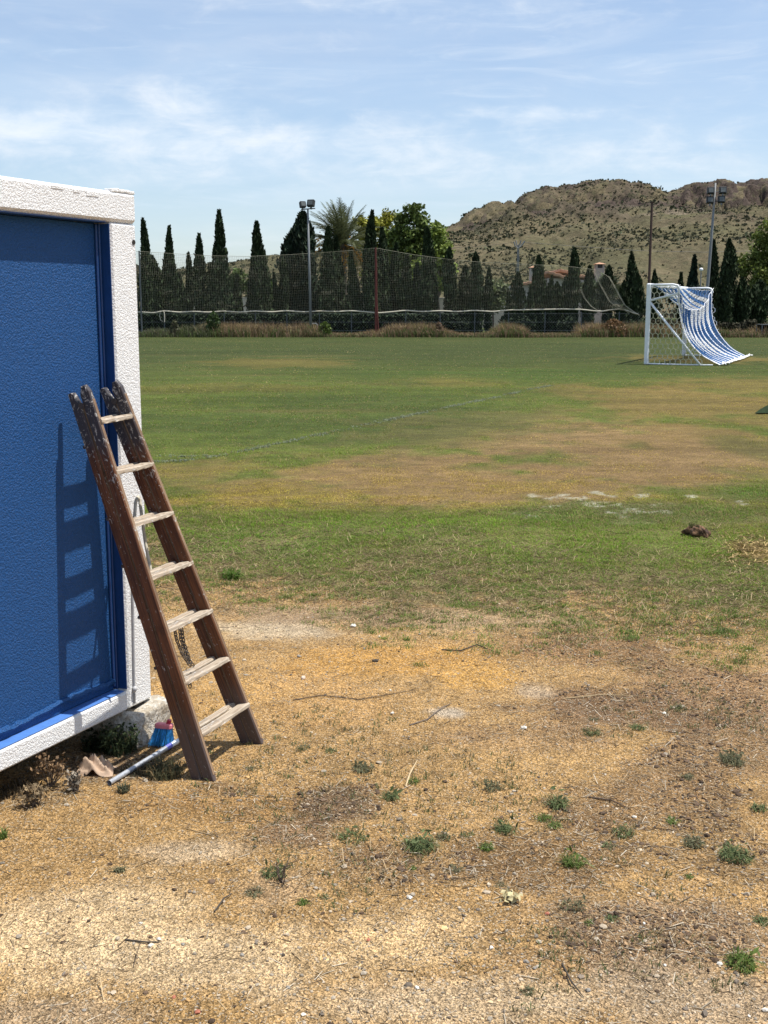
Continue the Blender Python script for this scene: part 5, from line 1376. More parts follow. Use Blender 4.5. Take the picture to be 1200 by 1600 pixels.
def cloth():
    c = at(150, 1207); g = np.random.default_rng(8); n = 40
    u, v = np.meshgrid(np.linspace(-1, 1, n), np.linspace(-1, 1, n)); u, v = u.ravel(), v.ravel()
    X = u * 0.080 + 0.02 * (fbm(u * 2, v * 2, 3) - 0.5); Y = v * 0.06
    rid = 1 - np.abs(fbm(u * 2.4 + 3, v * 2.4, 7, 5, 0.6) * 2 - 1); fo = 1 - np.abs(np.sin(u * 3.4 + v * 2.2 + 1.3 * np.sin(v * 2.5 + u)))
    z = 0.008 + 0.028 * fo ** 1.3 * (1 - 0.4 * v) + 0.05 * np.clip(rid - 0.5, 0, 1) * (1 - 0.5 * (u * u + v * v)) + 0.03 * np.exp(-((u + 0.25) ** 2 + v * v) * 6) + 0.02 * np.exp(-((u - 0.3) ** 2 + (v - 0.2) ** 2) * 8)
    z = np.maximum(z * (1 - sstep(0.8, 1.25, np.hypot(u, v)) * 0.9), 0.002)
    ii = (np.arange(n - 1)[:, None] * n + np.arange(n - 1)[None]).ravel()
    o = mesh_np('crumpled_rag', np.stack([X, Y, z], 1), np.stack([ii, ii + 1, ii + 1 + n, ii + n], 1), M['paper'], loc=c, smooth=True); tag(o, 'crumpled beige rag lying in the shade of the container', 'rag')
    sm = o.modifiers.new('thick', 'SOLIDIFY'); sm.thickness = 0.0015
cloth()

def tuft(px, py, hpx, wpx, label, tint, n=60, name='weed_tuft', cat='weed', lean=(0.2, 0.9), bw=0.006, group='weeds on the bare soil', leafy=0.0, z0=0.0):
    c = at(px, py); k = c[1] * CP / FPX; g = np.random.default_rng(int(px * 3 + py)); h = hpx * k; w = wpx * k / 2
    n = int(n * 1.7); r = np.sqrt(g.random(n)) * w * 0.75; an = g.uniform(0, 6.3, n)
    P = np.stack([np.cos(an) * r, np.sin(an) * r * 1.2, np.zeros(n)], 1); P[:, 2] = gz(P[:, 0] + c[0], P[:, 1] + c[1]) - c[2] - 0.003 + z0
    C = np.array(tint) * g.uniform(0.6, 1.45, (n, 1)); dry = g.random(n) < 0.12; C[dry] = np.array([0.22, 0.16, 0.08])
    V, F, CC = blades(P, h * g.uniform(0.45, 1.15, n) * (1 - 0.4 * r / (w + 1e-6)), bw * g.uniform(0.7, 1.4, n), g.uniform(*lean, n), C, g)
    if leafy > 0:
        m = int(n * leafy); r2 = np.sqrt(g.random(m)) * w; a2 = g.uniform(0, 6.3, m)
        V2, Q2 = leaves(np.stack([np.cos(a2) * r2, np.sin(a2) * r2, g.random(m) * h * 0.8 + 0.01], 1), g.uniform(0.007, 0.015, m), asp=2.6, g=g)
        F = [np.vstack([F[0], Q2 + len(V)]), F[1]]; V = np.vstack([V, V2]); CC = np.vstack([CC, np.repeat(np.array(tint) * g.uniform(0.6, 1.5, (m, 1)), 4, 0)])
    o = mesh_np(name, V, F, M['blade'], cols=CC, loc=c); tag(o, label, cat, group); return o

GR, GG, GB = (0.130, 0.165, 0.068), (0.125, 0.180, 0.042), (0.165, 0.165, 0.092)
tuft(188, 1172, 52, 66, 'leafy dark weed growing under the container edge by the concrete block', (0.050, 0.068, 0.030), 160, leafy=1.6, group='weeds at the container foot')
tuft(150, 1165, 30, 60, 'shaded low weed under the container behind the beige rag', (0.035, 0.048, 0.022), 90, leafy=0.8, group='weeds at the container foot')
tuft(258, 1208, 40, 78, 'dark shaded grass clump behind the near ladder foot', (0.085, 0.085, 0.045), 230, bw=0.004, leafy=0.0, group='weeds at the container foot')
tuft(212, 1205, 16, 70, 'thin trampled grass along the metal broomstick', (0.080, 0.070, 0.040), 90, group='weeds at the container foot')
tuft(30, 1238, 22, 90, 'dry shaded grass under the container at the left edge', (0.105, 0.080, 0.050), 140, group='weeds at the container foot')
tuft(193, 1240, 22, 24, 'small upright weed just below the open end of the broomstick', (0.095, 0.100, 0.060), 50)
tuft(5, 1310, 26, 22, 'green sprout cut by the left edge of the photo', GG, 30)
tuft(362, 905, 20, 34, 'bright green leafy clump right of the ladder at the lawn edge', (0.090, 0.155, 0.025), 110, leafy=0.5, bw=0.010)
W_ = [
 (188, 1362, 20, 18, 'lone tiny weed on the pale sand at lower left', GB, 40), (392, 1200, 12, 16, 'tiny weed just right of the ladder feet', GB, 30), (475, 1168, 12, 24, 'small grey weed right of the ladder, higher of a pair', GB, 40),
 (516, 1173, 12, 18, 'small green weed right of the ladder, right one of a pair', GR, 36), (565, 1200, 20, 36, 'grey bushy weed above the dark mulch patch', GB, 90), (612, 1240, 20, 32, 'green weed at the right rim of the dark mulch patch', GR, 70),
 (646, 1218, 16, 22, 'green weed beside the short bleached stick', GG, 46), (552, 1306, 18, 56, 'wide flat weed below the dark mulch patch', GR, 90), (655, 1322, 32, 56, 'largest weed clump on the bare soil, at the centre', GR, 170),
 (692, 1308, 18, 26, 'small weed touching the right side of the largest clump', GB, 50), (772, 1230, 20, 32, 'grey green weed right of the bleached stick', GB, 66), (731, 1306, 10, 28, 'low flat weed between the largest clump and the tall one', GR, 46),
 (789, 1298, 26, 40, 'bushy weed left of the tall narrow one', GR, 90), (761, 1328, 22, 20, 'narrow upright weed below the flat one', GG, 50), (872, 1258, 38, 30, 'tall narrow weed standing right of centre', GR, 110),
 (850, 1278, 18, 30, 'low weed at the lower left of the tall narrow one', GG, 54), (866, 1292, 18, 24, 'round weed directly below the tall narrow one', GG, 54), (895, 1352, 32, 38, 'upright grassy weed below the round pair, right of centre', GG, 100),
 (972, 1300, 18, 46, 'spreading weed right of the tall narrow one', GR, 80), (950, 1322, 14, 24, 'small dark weed below the spreading one', GR, 44), (1050, 1282, 16, 22, 'compact dark green weed right of a white chip', GG, 56),
 (1083, 1318, 26, 36, 'grey tangled weed at right, left of the largest right one', GB, 80), (1145, 1194, 30, 42, 'dense grey green weed at right below the lawn edge', GB, 130), (1075, 1216, 14, 26, 'small weed left of the dense grey green one', GB, 44),
 (1150, 1340, 36, 56, 'largest weed of the right side, leafy and pale', GR, 150), (1160, 1504, 34, 54, 'bright grassy tuft near the lower right corner', GG, 130), (1076, 1372, 10, 18, 'little green rosette below the grey tangled weed', GG, 36),
 (430, 1368, 22, 52, 'pale weed patch at lower left of the centre', GR, 80), (398, 1398, 18, 30, 'grey green tuft left below the pale weed patch', GB, 56), (474, 1412, 14, 20, 'dark green tuft right below the pale weed patch', GG, 46),
 (508, 1402, 10, 22, 'tiny bluish weed right of the dark green tuft', GR, 30), (646, 1360, 10, 16, 'tiny bright weed under the largest clump', GG, 30), (710, 1362, 14, 34, 'thin sparse weed right under the largest clump', GB, 36),
 (782, 1388, 10, 24, 'low grey weed above the pale yellow scrap', GB, 34), (920, 1448, 12, 18, 'small green weed left of the lower right tuft', GG, 40), (895, 1422, 16, 46, 'grey weed patch above the small green weed', GB, 70),
 (955, 1440, 14, 22, 'small dull weed right of the small green one', GR, 40), (825, 1552, 16, 24, 'dull weed near the bottom edge, right of centre', GB, 50), (1190, 1440, 18, 30, 'dark weed at the right edge above the bright tuft', GR, 60),
 (1060, 1108, 14, 30, 'small weed among the dark litter at right', GR, 46), (925, 1148, 16, 34, 'dark weed left among the litter below the lawn', GR, 60), (995, 1142, 16, 26, 'dark weed middle of the litter below the lawn', GR, 56), (1185, 1265, 20, 30, 'weed clump at the right edge below the dense one', GR, 60),
 (1130, 990, 18, 50, 'bright green grass clump spilling from the lawn at right', GG, 120), (985, 1000, 14, 34, 'bright grass clump on the soil right of centre', GG, 80), (935, 1024, 10, 34, 'flat bright grass clump below the lawn edge', GG, 60), (930, 1125, 10, 20, 'small low weed above the dark left one in the litter', GB, 36)]
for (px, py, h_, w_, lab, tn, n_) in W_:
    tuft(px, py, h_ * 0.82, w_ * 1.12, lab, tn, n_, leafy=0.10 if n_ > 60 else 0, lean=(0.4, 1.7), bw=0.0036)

def dry_plant(px, py, hpx, wpx, label, seed, tint=(0.20, 0.125, 0.065), stems=16, heads=8):
    c = at(px, py); k = c[1] * CP / FPX; g = np.random.default_rng(seed); root = thing('dry_plant', label, 'dry plant', c)
    b = MB(); tips = []
    for i in range(stems):
        e = np.array([g.normal() * wpx * k * 0.26, g.normal() * wpx * k * 0.2, hpx * k * g.uniform(0.55, 1.0)]); m_ = e * 0.5 + g.normal(size=3) * 0.01; b.tube([[g.normal() * 0.008, g.normal() * 0.008, -0.01], m_, e], [0.0028, 0.002, 0.0012], 4); tips += [e, m_ * 0.4 + e * 0.6]
    b.build('stem', M['bark'], root)
    if heads == 0: return
    tp = np.array(tips); n = len(tp) * heads; P = np.repeat(tp, heads, 0) + g.normal(size=(n, 3)) * 0.011
    V, Q = leaves(P, g.uniform(0.006, 0.016, n), asp=1.6, g=g); mesh_np('seed_head', V, Q, M['straw'], root, cols=np.repeat(np.array(tint) * g.uniform(0.5, 1.5, (n, 1)), 4, 0))
dry_plant(80, 1232, 52, 46, 'brown withered plant with curled seed heads by the container edge', 4)
dry_plant(54, 1262, 34, 30, 'thin dry plant in front of the brown withered one', 6, (0.22, 0.16, 0.09))
dry_plant(440, 1382, 42, 74, 'sparse dead stalks standing in the pale weed patch', 14, (0.16, 0.12, 0.07), 9, 0)
dry_plant(118, 1240, 30, 18, 'short grey dead stalk right of the brown withered plant', 9, (0.20, 0.17, 0.13))

# ------------------------------------------------------------------ LOOSE SMALL THINGS ON THE GROUND
def clod():
    c = at(1088, 838); k = c[1] * CP / FPX
    o = rough_block('turf_clod', c + [0, 0, 0.03], [32 * k, 0.17, 19 * k], np.array([[0.9, 0.1, -0.38], [-0.1, 1, 0], [0.38, 0, 0.92]]), M['clod'], 21, 'brown clod of torn up turf lying on the lawn at right', 'clod', 0.075, 9, 0.42)
    g = np.random.default_rng(2); n = 60; P = np.stack([g.normal(size=n) * 0.03 - 0.03, g.normal(size=n) * 0.03, np.full(n, 0.04)], 1)
    V, F, CC = blades(P, g.uniform(0.03, 0.07, n), 0.006, g.uniform(0.3, 0.9, n), np.array([0.075, 0.075, 0.028]) * g.uniform(0.6, 1.4, (n, 1)), g); mesh_np('grass', V, F, M['blade'], o, cols=CC)
clod()

def shadow_patch():  # thin dark sheet added in place of a shadow cast from out of view
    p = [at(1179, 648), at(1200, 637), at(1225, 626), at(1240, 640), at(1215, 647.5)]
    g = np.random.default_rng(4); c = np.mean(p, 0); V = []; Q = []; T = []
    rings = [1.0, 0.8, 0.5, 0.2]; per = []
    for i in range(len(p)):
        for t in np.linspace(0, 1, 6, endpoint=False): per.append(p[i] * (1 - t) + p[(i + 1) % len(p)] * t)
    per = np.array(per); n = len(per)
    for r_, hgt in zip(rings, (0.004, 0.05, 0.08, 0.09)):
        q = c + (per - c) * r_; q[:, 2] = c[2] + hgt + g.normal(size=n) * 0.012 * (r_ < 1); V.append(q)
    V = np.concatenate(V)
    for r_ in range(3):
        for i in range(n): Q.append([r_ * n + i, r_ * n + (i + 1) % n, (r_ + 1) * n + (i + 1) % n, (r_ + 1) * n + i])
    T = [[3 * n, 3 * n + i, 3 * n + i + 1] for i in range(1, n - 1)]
    o = mesh_np('shadow_sheet', V - c, [np.array(Q), np.array(T)], M['shadow_patch'], loc=c); tag(o, 'dark green sheet standing in for a shadow on the turf at the right edge', 'shadow_sheet')
shadow_patch()

ICO = None
def ico():
    t = (1 + 5 ** 0.5) / 2
    v = np.array([[-1, t, 0], [1, t, 0], [-1, -t, 0], [1, -t, 0], [0, -1, t], [0, 1, t], [0, -1, -t], [0, 1, -t], [t, 0, -1], [t, 0, 1], [-t, 0, -1], [-t, 0, 1]], float); v /= np.linalg.norm(v[0])
    f = np.array([[0, 11, 5], [0, 5, 1], [0, 1, 7], [0, 7, 10], [0, 10, 11], [1, 5, 9], [5, 11, 4], [11, 10, 2], [10, 7, 6], [7, 1, 8], [3, 9, 4], [3, 4, 2], [3, 2, 6], [3, 6, 8], [3, 8, 9], [4, 9, 5], [2, 4, 11], [6, 2, 10], [8, 6, 7], [9, 8, 1]])
    return v, f
IV, IF = ico()
def stones(P, S, C, name, label, kind='stuff'):
    g = rng; n = len(P)
    sc = S[:, None] * g.uniform(0.6, 1.35, (n, 3)) * np.array([1, 1, 0.62]); an = g.uniform(0, 6.3, n); ca, sa = np.cos(an)[:, None], np.sin(an)[:, None]
    V = IV[None] * (1 + g.normal(size=(n, 12, 1)) * 0.16) * sc[:, None]
    x = V[:, :, 0] * ca - V[:, :, 1] * sa; y = V[:, :, 0] * sa + V[:, :, 1] * ca
    V = np.stack([x, y, V[:, :, 2]], 2) + P[:, None]
    F = (IF[None] + (np.arange(n) * 12)[:, None, None]).reshape(-1, 3)
    o = mesh_np(name, V.reshape(-1, 3), F, M['pebble'], cols=np.repeat(C, 12, 0)); tag(o, label, 'gravel', kind=kind)
def loose():
    g = np.random.default_rng(37)
    n = 34000; y = 2.9 + (8.6 - 2.9) * g.random(n) ** 1.35; x = g.uniform(-1, 1, n) * (y * 0.34 + 0.25)
    keep = (turf_mask(x, y) < 0.4) & (g.random(n) < 0.30 + 0.9 * sstep(0.4, 0.65, fbm(x * 1.6, y * 1.6, 111, 4))); x, y = x[keep], y[keep]; n = len(x)
    S = np.exp(g.normal(math.log(0.0032), 0.45, n)); S = np.clip(S, 0.0016, 0.012)
    base = soil_col(x, y); r = g.random(n)[:, None]
    C = np.where(r < 0.52, base * g.uniform(0.75, 1.5, (n, 1)), np.where(r < 0.66, np.array([[0.44, 0.36, 0.26]]) * g.uniform(0.7, 1.2, (n, 1)), np.where(r < 0.78, np.array([[0.16, 0.13, 0.10]]) * g.uniform(0.5, 1.4, (n, 1)), np.array([[0.30, 0.255, 0.195]]) * g.uniform(0.6, 1.3, (n, 1)))))
    stones(np.stack([x, y, gz(x, y) + S * 0.25], 1), S, C, 'gravel', 'fine sandy gravel strewn over the bare soil')
    # dark crumbs of humus and dung in the littered patches
    n = 60000; y = 2.9 + (9.0 - 2.9) * g.random(n) ** 1.2; x = g.uniform(-1, 1, n) * (y * 0.34 + 0.25)
    sc_ = soil_col(x, y)[:, 0]; cl_ = fbm(x * 3.0, y * 4.5, 131, 4, 0.65)
    keep = (turf_mask(x, y) < 0.6) & (g.random(n) < np.where(sc_ < 0.27, 0.60, 0.025) * sstep(0.42, 0.62, cl_) * 1.6); x, y = x[keep], y[keep]; n = len(x)
    S = np.clip(np.exp(g.normal(math.log(0.0042), 0.45, n)), 0.002, 0.013)
    stones(np.stack([x, y, gz(x, y) + S * 0.2], 1), S, np.array([[0.085, 0.055, 0.034]]) * g.uniform(0.45, 1.6, (n, 1)), 'humus', 'dark crumbs of humus gathered in the littered patches of soil')
    # straw, twigs and dead leaves
    n = 70000; y = 2.9 + (9.2 - 2.9) * g.random(n) ** 1.2; x = g.uniform(-1, 1, n) * (y * 0.34 + 0.25)
    dark = soil_col(x, y)[:, 0] < 0.285
    keep = (turf_mask(x, y) < 0.75) & (g.random(n) < np.where(dark, 1.0, 0.22)); x, y, dark = x[keep], y[keep], dark[keep]; n = len(x)
    L = np.exp(g.normal(math.log(0.020), 0.5, n)); an = g.uniform(0, 6.3, n)
    P = np.stack([x, y, gz(x, y) + 0.002], 1); d = np.stack([np.cos(an), np.sin(an), g.normal(size=n) * 0.22], 1) * L[:, None]
    V, Q = sticks(P, P + d, np.clip(L * 0.032, 0.0005, 0.0017)); V = V.reshape(n, 6, 3); V[:, :, 2] = np.maximum(V[:, :, 2], gz(V[:, :, 0], V[:, :, 1])); V = V.reshape(-1, 3)
    r = g.random(n)[:, None]
    C = np.where(r < 0.48, np.array([[0.34, 0.25, 0.14]]), np.where(r < 0.74, np.array([[0.11, 0.075, 0.045]]), np.array([[0.42, 0.36, 0.27]]))) * g.uniform(0.6, 1.25, (n, 1))
    tag(mesh_np('straw_litter', V, Q, M['straw'], cols=np.repeat(C, 6, 0)), 'dry straw and twig litter over the bare soil', 'litter', kind='stuff')
    # small green tufts thinning out from the lawn into the soil
    n = 2600; y = 6.3 + 4.4 * g.random(n); x = g.uniform(-1, 1, n) * (y * 0.345 + 0.2); e = y - edge_y(x) + 0.35 + (fbm(x * 1.5, y * 1.5, 151, 4, 0.6) - 0.5) * 2.6
    keep = g.random(n) < sstep(-1.3, 0.3, e) * (1 - 0.7 * sstep(1.2, 3.0, e)); x, y = x[keep], y[keep]; m = len(x); k = 34; w_ = np.repeat(np.exp(g.normal(math.log(0.030), 0.5, m)), k)
    tone = np.repeat(np.array([[0.130, 0.190, 0.036]]) * g.uniform(0.65, 1.4, (m, 1)), k, 0); x = np.repeat(x, k) + g.normal(size=m * k) * w_ * 1.3; y = np.repeat(y, k) + g.normal(size=m * k) * w_; n = len(x)
    C = np.where(g.random((n, 1)) < 0.14, np.array([[0.30, 0.23, 0.11]]), tone * g.uniform(0.7, 1.5, (n, 1)))
    V, F, CC = blades(np.stack([x, y, gz(x, y) - 0.003], 1), g.uniform(0.014, 0.042, n), 0.0042, g.uniform(0.3, 1.4, n), C, g)
    tag(mesh_np('grass_tufts', V, F, M['blade'], cols=CC), 'small green grass tufts thinning out along the lawn edge', 'grass', kind='stuff')
    # dead thatch lying between the thin grass at the lawn edge
    n = 120000; y = 6.2 + 6.0 * g.random(n); x = g.uniform(-1, 1, n) * (y * 0.345 + 0.3); e = y - edge_y(x) + (fbm(x * 2, y * 2, 141, 4, 0.6) - 0.5) * 2.4
    keep = g.random(n) < sstep(-1.1, 0.0, e) * (1 - 0.85 * sstep(0.8, 3.0, e)); x, y = x[keep], y[keep]; n = len(x)
    L = np.exp(g.normal(math.log(0.030), 0.45, n)); an = g.uniform(0, 6.3, n); P = np.stack([x, y, gz(x, y) + 0.004], 1)
    V, Q = sticks(P, P + np.stack([np.cos(an), np.sin(an), g.normal(size=n) * 0.25 + 0.1], 1) * L[:, None], np.clip(L * 0.03, 0.0007, 0.0018))
    C = np.where(g.random((n, 1)) < 0.75, np.array([[0.33, 0.25, 0.14]]), np.array([[0.13, 0.09, 0.05]])) * g.uniform(0.6, 1.25, (n, 1))
    tag(mesh_np('thatch', V, Q, M['straw'], cols=np.repeat(C, 6, 0)), 'dead straw thatch where the lawn thins out into bare soil', 'litter', kind='stuff')
    # tiny sprouts, too many and too small to count
    n = 4200; y = 3.0 + 5.8 * g.random(n); x = g.uniform(-1, 1, n) * (y * 0.34 + 0.2); gr = fbm(x * 0.9, y * 0.9, 121, 4)
    keep = (turf_mask(x, y) < 0.8) & (gr > 0.50) & (x > -0.9); x, y = x[keep], y[keep]; k = 7; x = np.repeat(x, k) + g.normal(size=len(x) * k) * 0.012; y = np.repeat(y, k) + g.normal(size=len(y) * k) * 0.012; n = len(x)
    V, F, CC = blades(np.stack([x, y, gz(x, y) - 0.002], 1), g.uniform(0.008, 0.034, n), 0.0038, g.uniform(0.3, 0.9, n), np.where(g.random((n, 1)) < 0.55, np.array([[0.110, 0.145, 0.055]]), np.array([[0.26, 0.2, 0.1]])) * g.uniform(0.6, 1.4, (n, 1)), g)
    tag(mesh_np('sprouts', V, F, M['blade'], cols=CC), 'tiny sprouts and dead stubble dotted over the bare soil', 'sprouts', kind='stuff')
loose()

def chip(px, py, wpx, col, label, seed, cat='stone', name='stone', flat=0.6):
    c = at(px, py); k = c[1] * CP / FPX; s = wpx * k / 2; g = np.random.default_rng(seed)
    V = IV * (1 + g.normal(size=(12, 1)) * 0.15) * np.array([1, 0.75, flat]) * s; an = g.uniform(0, 6.3)
    V = np.stack([V[:, 0] * math.cos(an) - V[:, 1] * math.sin(an), V[:, 0] * math.sin(an) + V[:, 1] * math.cos(an), V[:, 2]], 1)
    o = mesh_np(name, V, IF, M['pebble'], cols=np.tile(np.array(col, float), (12, 1)), loc=c + [0, 0, s * flat * 0.5]); tag(o, label, cat)
WH, GY_, RD, DK = (0.60, 0.57, 0.50), (0.24, 0.22, 0.19), (0.36, 0.13, 0.08), (0.06, 0.05, 0.04)
for i, (px, py, w_, c_, lab) in enumerate([
 (236, 1483, 12, WH, 'white pebble left of a second white pebble at lower left'), (220, 1449, 9, WH, 'small white pebble above the lower left pair'), (248, 1473, 11, WH, 'white pebble just right of another at lower left'), (286, 1481, 9, GY_, 'grey pebble between the white pair and the larger grey one'),
 (378, 1495, 11, GY_, 'larger grey pebble at the lower left of centre'), (272, 1566, 9, RD, 'flat red brick chip near the bottom left'), (309, 1591, 14, RD, 'larger red tile shard at the bottom edge'), (132, 1583, 9, GY_, 'grey stone near the bottom edge at left'),
 (640, 1404, 11, WH, 'white stone under the mulch at the centre'), (651, 1545, 12, WH, 'bright white stone at the bottom centre'), (474, 1588, 11, WH, 'rounded white stone at the very bottom edge'), (443, 1496, 9, DK, 'black pebble left of the bottom centre'), (575, 1472, 9, RD, 'small red brick bit at the bottom centre'), (768, 1486, 10, WH, 'white stone right of the bottom centre'),
 (587, 1455, 7, DK, 'dark seed like pebble above the small red bit'), (450, 1548, 11, GY_, 'grey stone lower left of the bottom centre'), (855, 1434, 10, RD, 'reddish chip right of the pale yellow scrap'), (991, 1278, 9, WH, 'white chip left of the compact dark green weed'), (1006, 1446, 8, WH, 'white pebble in the middle of the right litter'), (1039, 1510, 9, WH, 'white pebble right of the grey stone pair'),
 (1125, 1505, 12, WH, 'flat white stone left of the bright grassy tuft'), (822, 1507, 12, GY_, 'bluish grey stone, left of a pair near the bottom'), (836, 1517, 10, GY_, 'bluish grey stone, right of a pair near the bottom'), (919, 1550, 13, GY_, 'grey stone near the bottom right of centre'), (1195, 1579, 14, WH, 'white stone in the lower right corner'), (1170, 1586, 10, WH, 'second white stone near the lower right corner'),
 (819, 1139, 13, WH, 'oblong white chip below the pale sandy patch'), (1038, 1117, 8, WH, 'white chip in the dark litter at right'), (610, 1078, 6, WH, 'white pebble on the ochre soil'), (587, 1032, 12, DK, 'dark lump lying on the ochre soil'), (552, 977, 13, WH, 'white paper like chip at the lawn edge'), (467, 1026, 9, GY_, 'grey pebble on the soil right of the ladder'), (613, 1112, 9, WH, 'white pebble left of the chalky grey patch'),
 (474, 1060, 13, (0.55, 0.45, 0.36), 'pale stone chip right of the ladder')]):
    chip(px, py, w_, c_, lab, 100 + i, flat=0.55)

def stick(pts, r, label, col, name='twig'):
    P = [at(*p) + np.array([0, 0, r * 1.2 + dz_]) for p, dz_ in pts]; b = MB(); b.tube(P, [r] * (len(P) - 1) + [r * 0.4], 6); m = M['straw']
    V = np.concatenate(b.V); o = b.build(name, m, origin=P[0], cols=np.tile(np.array(col, float), (len(V), 1))); tag(o, label, 'twig')
stick([((634, 1226), 0), ((640, 1212), 0.012), ((652, 1198), 0.03)], 0.004, 'short bleached stick standing askew at the centre of the soil', (0.50, 0.38, 0.22))
stick([((690, 1014), 0), ((720, 1018), 0.003), ((745, 1012), 0.006), ((772, 1020), 0)], 0.004, 'dark twig on the yellow soil below the lawn', DK)
stick([((458, 1094), 0), ((500, 1086), 0.003), ((560, 1092), 0.002), ((650, 1078), 0)], 0.0028, 'long thin dark twig across the ochre soil', (0.10, 0.07, 0.045))
stick([((640, 1130), 0), ((668, 1122), 0.004), ((690, 1108), 0.008), ((706, 1098), 0)], 0.003, 'grey twig beside the chalky grey patch', (0.14, 0.11, 0.09))
stick([((335, 1430), 0), ((350, 1412), 0.01), ((362, 1400), 0.004)], 0.003, 'dark twig on the sand at lower left', DK)
stick([((920, 1245), 0), ((955, 1252), 0.003), ((985, 1266), 0)], 0.003, 'brown twig right of the tall narrow weed', (0.10, 0.07, 0.05))
stick([((878, 1510), 0), ((892, 1540), 0.008), ((912, 1562), 0)], 0.003, 'curved dark twig near the bottom right of centre', DK)
stick([((880, 1090), 0), ((940, 1084), 0.004), ((1000, 1088), 0)], 0.003, 'straight straw stem in the litter below the lawn', (0.36, 0.27, 0.15))
stick([((195, 1475), 0), ((230, 1480), 0.003), ((252, 1478), 0)], 0.0026, 'thin dark twig at lower left beside white pebbles', DK)

def scrap():
    c = at(796, 1412); g = np.random.default_rng(6); n = 30; P = g.normal(size=(n, 3)) * [0.022, 0.02, 0.008] + [0, 0, 0.018]
    V, Q = leaves(P, g.uniform(0.012, 0.026, n), asp=1.5, g=g); o = mesh_np('dry_leaf', V, Q, M['straw'], cols=np.repeat(np.array([0.46, 0.40, 0.22]) * g.uniform(0.6, 1.1, (n, 1)), 4, 0), loc=c); tag(o, 'pale yellow scrap of withered leaves on the soil, right of centre', 'leaves')
scrap()
def straw_heap():
    c = at(1174, 862); g = np.random.default_rng(12); n = 520; P = np.stack([g.normal(size=n) * 0.13, g.normal(size=n) * 0.30, np.zeros(n)], 1); P[:, 0] += P[:, 1] * 0.32
    an = g.uniform(0, 6.3, n); L = g.uniform(0.03, 0.09, n); P[:, 2] = gz(P[:, 0] + c[0], P[:, 1] + c[1]) - c[2] + 0.01 + 0.02 * g.random(n)
    V, Q = sticks(P, P + np.stack([np.cos(an) * L, np.sin(an) * L, g.normal(size=n) * 0.012], 1), 0.0028)
    o = mesh_np('straw_heap', V, Q, M['straw'], cols=np.repeat(np.array([0.36, 0.26, 0.11]) * g.uniform(0.6, 1.3, (n, 1)), 6, 0), loc=c); tag(o, 'yellow heap of mown straw on the lawn at the right edge', 'straw', kind='stuff')
straw_heap()

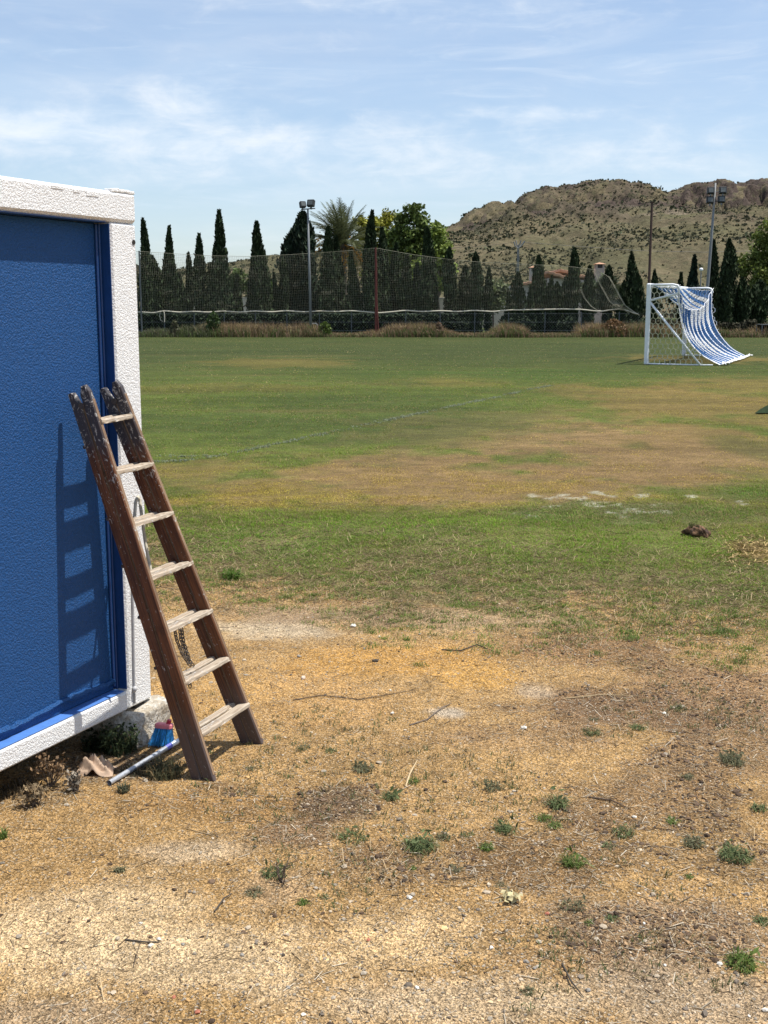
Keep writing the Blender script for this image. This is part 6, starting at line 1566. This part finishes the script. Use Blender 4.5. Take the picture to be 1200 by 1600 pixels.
# ------------------------------------------------------------------ GOAL
def goal():
    B1 = np.array([(1013 - 600) * 35.8 * CP / FPX, 35.8, 0.3]); B1[2] = 0.3
    ud = np.array([0.39, 0.92, 0]); ud /= np.linalg.norm(ud); bd = np.array([ud[1], -ud[0], 0]); Wd, H = 7.0, 2.40
    root = thing('football_goal', 'white football goal with blue and white striped net on the far pitch', 'goal', B1)
    def P(u, b, z): return ud * u + bd * b + np.array([0, 0, z])
    ax = np.array([ud, bd, [0, 0, 1]])
    for u, nm in ((0, 'post'), (Wd, 'post')):
        b = MB(); b.box(P(u, 0, H / 2), [0.12, 0.13, H], ax=ax, bev=0.03); b.build(nm, M['goal_white'], root)
    b = MB(); b.box(P(Wd / 2, 0, H - 0.06), [Wd - 0.12, 0.12, 0.12], ax=ax, bev=0.03); b.build('crossbar', M['goal_white'], root)
    zb = H * 0.79
    for u in (0.0, Wd):
        b = MB(); pts = [P(u, 0.06, H - 0.05), P(u, 0.70, H - 0.04), P(u, 0.84, H - 0.07), P(u, 0.90, H - 0.18), P(u, 0.84, H - 0.30), P(u, 0.06, zb)]
        b.tube(pts, 0.034, 8); b.build('net_bracket', M['goal_white'], root, smooth=True)
        b = MB(); b.tube([P(u, 0.05, zb - 0.06), P(u, 1.58, 0.02)], 0.034, 8); b.build('brace', M['goal_white'], root, smooth=True)
    b = MB(); b.tube([P(0, 0.05, 0.03), P(0, 1.2, 0.02), P(0, 1.95, 0.025)], 0.022, 6); b.build('ground_bar', M['goal_white'], root)
    b = MB(); b.tube([P(Wd, 0.05, 0.03), P(Wd, 1.95, 0.025)], 0.022, 6); b.build('ground_bar', M['goal_white'], root)
    def sag(u): return 0.74 * (1 - np.abs(2 * u / Wd - 1) ** 3.2)
    def surf(u, s):
        """roof of the net from the crossbar to the sagging rope, then the back down to the grass; s 0..1"""
        u = np.asarray(u); s = np.asarray(s); s1 = 0.26
        zt = H - 0.06 - sag(u); bt = 0.88 - 0.10 * 4 * (u / Wd) * (1 - u / Wd)
        a_ = np.clip(s / s1, 0, 1); bb = a_ * bt; zz = (H - 0.05) * (1 - a_) + zt * a_ - 0.16 * np.sin(a_ * math.pi) * np.sin(math.pi * u / Wd)
        c_ = np.clip((s - s1) / (1 - s1), 0, 1)
        bb = np.where(s > s1, bt + (2.05 - bt) * c_ ** 2.9 + 0.10 * sstep(0.85, 1, c_), bb); zz = np.where(s > s1, zt * (1 - c_) ** 1.08 + 0.02, zz)
        bb = bb + 0.035 * np.sin(u * 9 + 2 * np.sin(s * 4)) * np.sin(s * 6) + 0.05 * (fbm(u * 1.3, s * 3, 7, 3) - 0.5)
        return ud * u[:, None] + bd * bb[:, None] + np.array([0, 0, 1.0]) * zz[:, None]
    # hexagonal netting over (u, s)
    def hexes(w, h, cw_, ch):
        E = []
        rows = int(h / (ch * 0.75)) + 1; colsn = int(w / cw_) + 1
        for r in range(rows):
            for c in range(colsn):
                cx = c * cw_ + (r % 2) * cw_ / 2; cy = r * ch * 0.75
                q = [(cx, cy), (cx + cw_ / 2, cy + ch * 0.25), (cx + cw_ / 2, cy + ch * 0.75)]
                E.append((q[0], q[1])); E.append((q[1], q[2])); E.append(((cx, cy), (cx - cw_ / 2, cy + ch * 0.25)))
        return np.array(E)
    LEN = 3.55
    def sheet(nm, m, rad, sel, off, cw_=0.105, ch=0.13, jit=0.012):
        E = hexes(Wd, LEN, cw_, ch); g = np.random.default_rng(len(nm) + off)
        E = E + off * 0.031
        ok = (E[:, :, 0].min(1) >= 0.0) & (E[:, :, 0].max(1) <= Wd) & (E[:, :, 1].min(1) >= 0) & (E[:, :, 1].max(1) <= LEN); E = E[ok]
        mid = E.mean(1); E = E[sel(mid[:, 0], mid[:, 1] / LEN)]
        A = surf(E[:, 0, 0], E[:, 0, 1] / LEN); B = surf(E[:, 1, 0], E[:, 1, 1] / LEN); sm_ = E.mean(1)[:, 1] / LEN; V, Q = sticks(A, B, rad * np.where(sm_ < 0.26, 0.60, 1.0)); o = mesh_np(nm, V, Q, m, root); o['kind'] = 'stuff'
    per = 0.78
    def wave(u, s): return u + 0.12 * np.sin(s * 5) * np.sin(u * 1.3) + 0.14 * (fbm(u * 0.8, s * 9, 19, 3) - 0.5)
    isw = lambda u, s: ((wave(u, s) / per + 0.15) % 1.0) < 0.38
    fullw = lambda u, s: isw(u, s) & (u < Wd * 0.985)
    fullb = lambda u, s: ~isw(u, s)
    sheet('white_netting', M['net_white'], 0.0105, fullw, 0); sheet('white_netting', M['net_white'], 0.0075, fullw, 1)
    sheet('blue_netting', M['net_blue'], 0.0113, fullb, 0); sheet('blue_netting', M['net_blue'], 0.0105, fullb, 1)
    # side panels of cream hexagonal net
    def side(u, m, rad):
        E = hexes(2.2, H, 0.155, 0.20)
        def inside(b_, z_):
            zz = np.clip(z_, 0, H); back = np.interp(zz, [0, 0.15, 0.5, 1.1, 1.8, H - 0.1, H], [1.95, 1.75, 1.40, 1.12, 0.98, 0.88, 0.80]); return (b_ > 0.05) & (b_ < back) & (z_ > 0.02) & (z_ < H - 0.06)
        ok = inside(E[:, 0, 0], E[:, 0, 1]) & inside(E[:, 1, 0], E[:, 1, 1]); E = E[ok]
        wv = lambda p: 0.06 * np.sin(p[:, 0] * 4) * np.sin(p[:, 1] * 3)
        A = np.stack([wv(E[:, 0]) + u, E[:, 0, 0], E[:, 0, 1]], 1) @ ax; B = np.stack([wv(E[:, 1]) + u, E[:, 1, 0], E[:, 1, 1]], 1) @ ax
        V, Q = sticks(A, B, rad); o = mesh_np('side_netting', V, Q, m, root); o['kind'] = 'stuff'
    side(0.03, M['net_cream'], 0.0105); side(Wd - 0.03, M['net_white'], 0.012)
    # ropes: sagging top rope, bunched hem on the grass
    us = np.linspace(0, Wd, 40); b = MB(); b.tube(list(surf(us, np.full(40, 0.26)) + np.array([0, 0, 0.01])), 0.009, 6); b.build('top_rope', M['net_white'], root, smooth=True)
    g = np.random.default_rng(1)
    for k_ in range(3):
        b = MB(); us = np.linspace(0.1, Wd + 0.25, 46); q = surf(us, np.full(46, 1.0)) + bd * (0.03 + 0.05 * k_) + np.stack([g.normal(size=46) * 0.03, g.normal(size=46) * 0.03, np.abs(g.normal(size=46)) * 0.02 + 0.02], 1); b.tube(list(q), 0.018, 6); b.build('hem', M['net_white'], root, smooth=True)
    for u in (0.25, Wd - 0.2):
        ss = np.linspace(0.26, 1, 24); b = MB(); b.tube(list(surf(np.full(24, u), ss)), 0.02, 6); b.build('edge_rope', M['net_white'], root, smooth=True)
goal()

for o in SC.objects:
    if o.type == 'MESH' and not o.data.materials: print('no material', o.name)
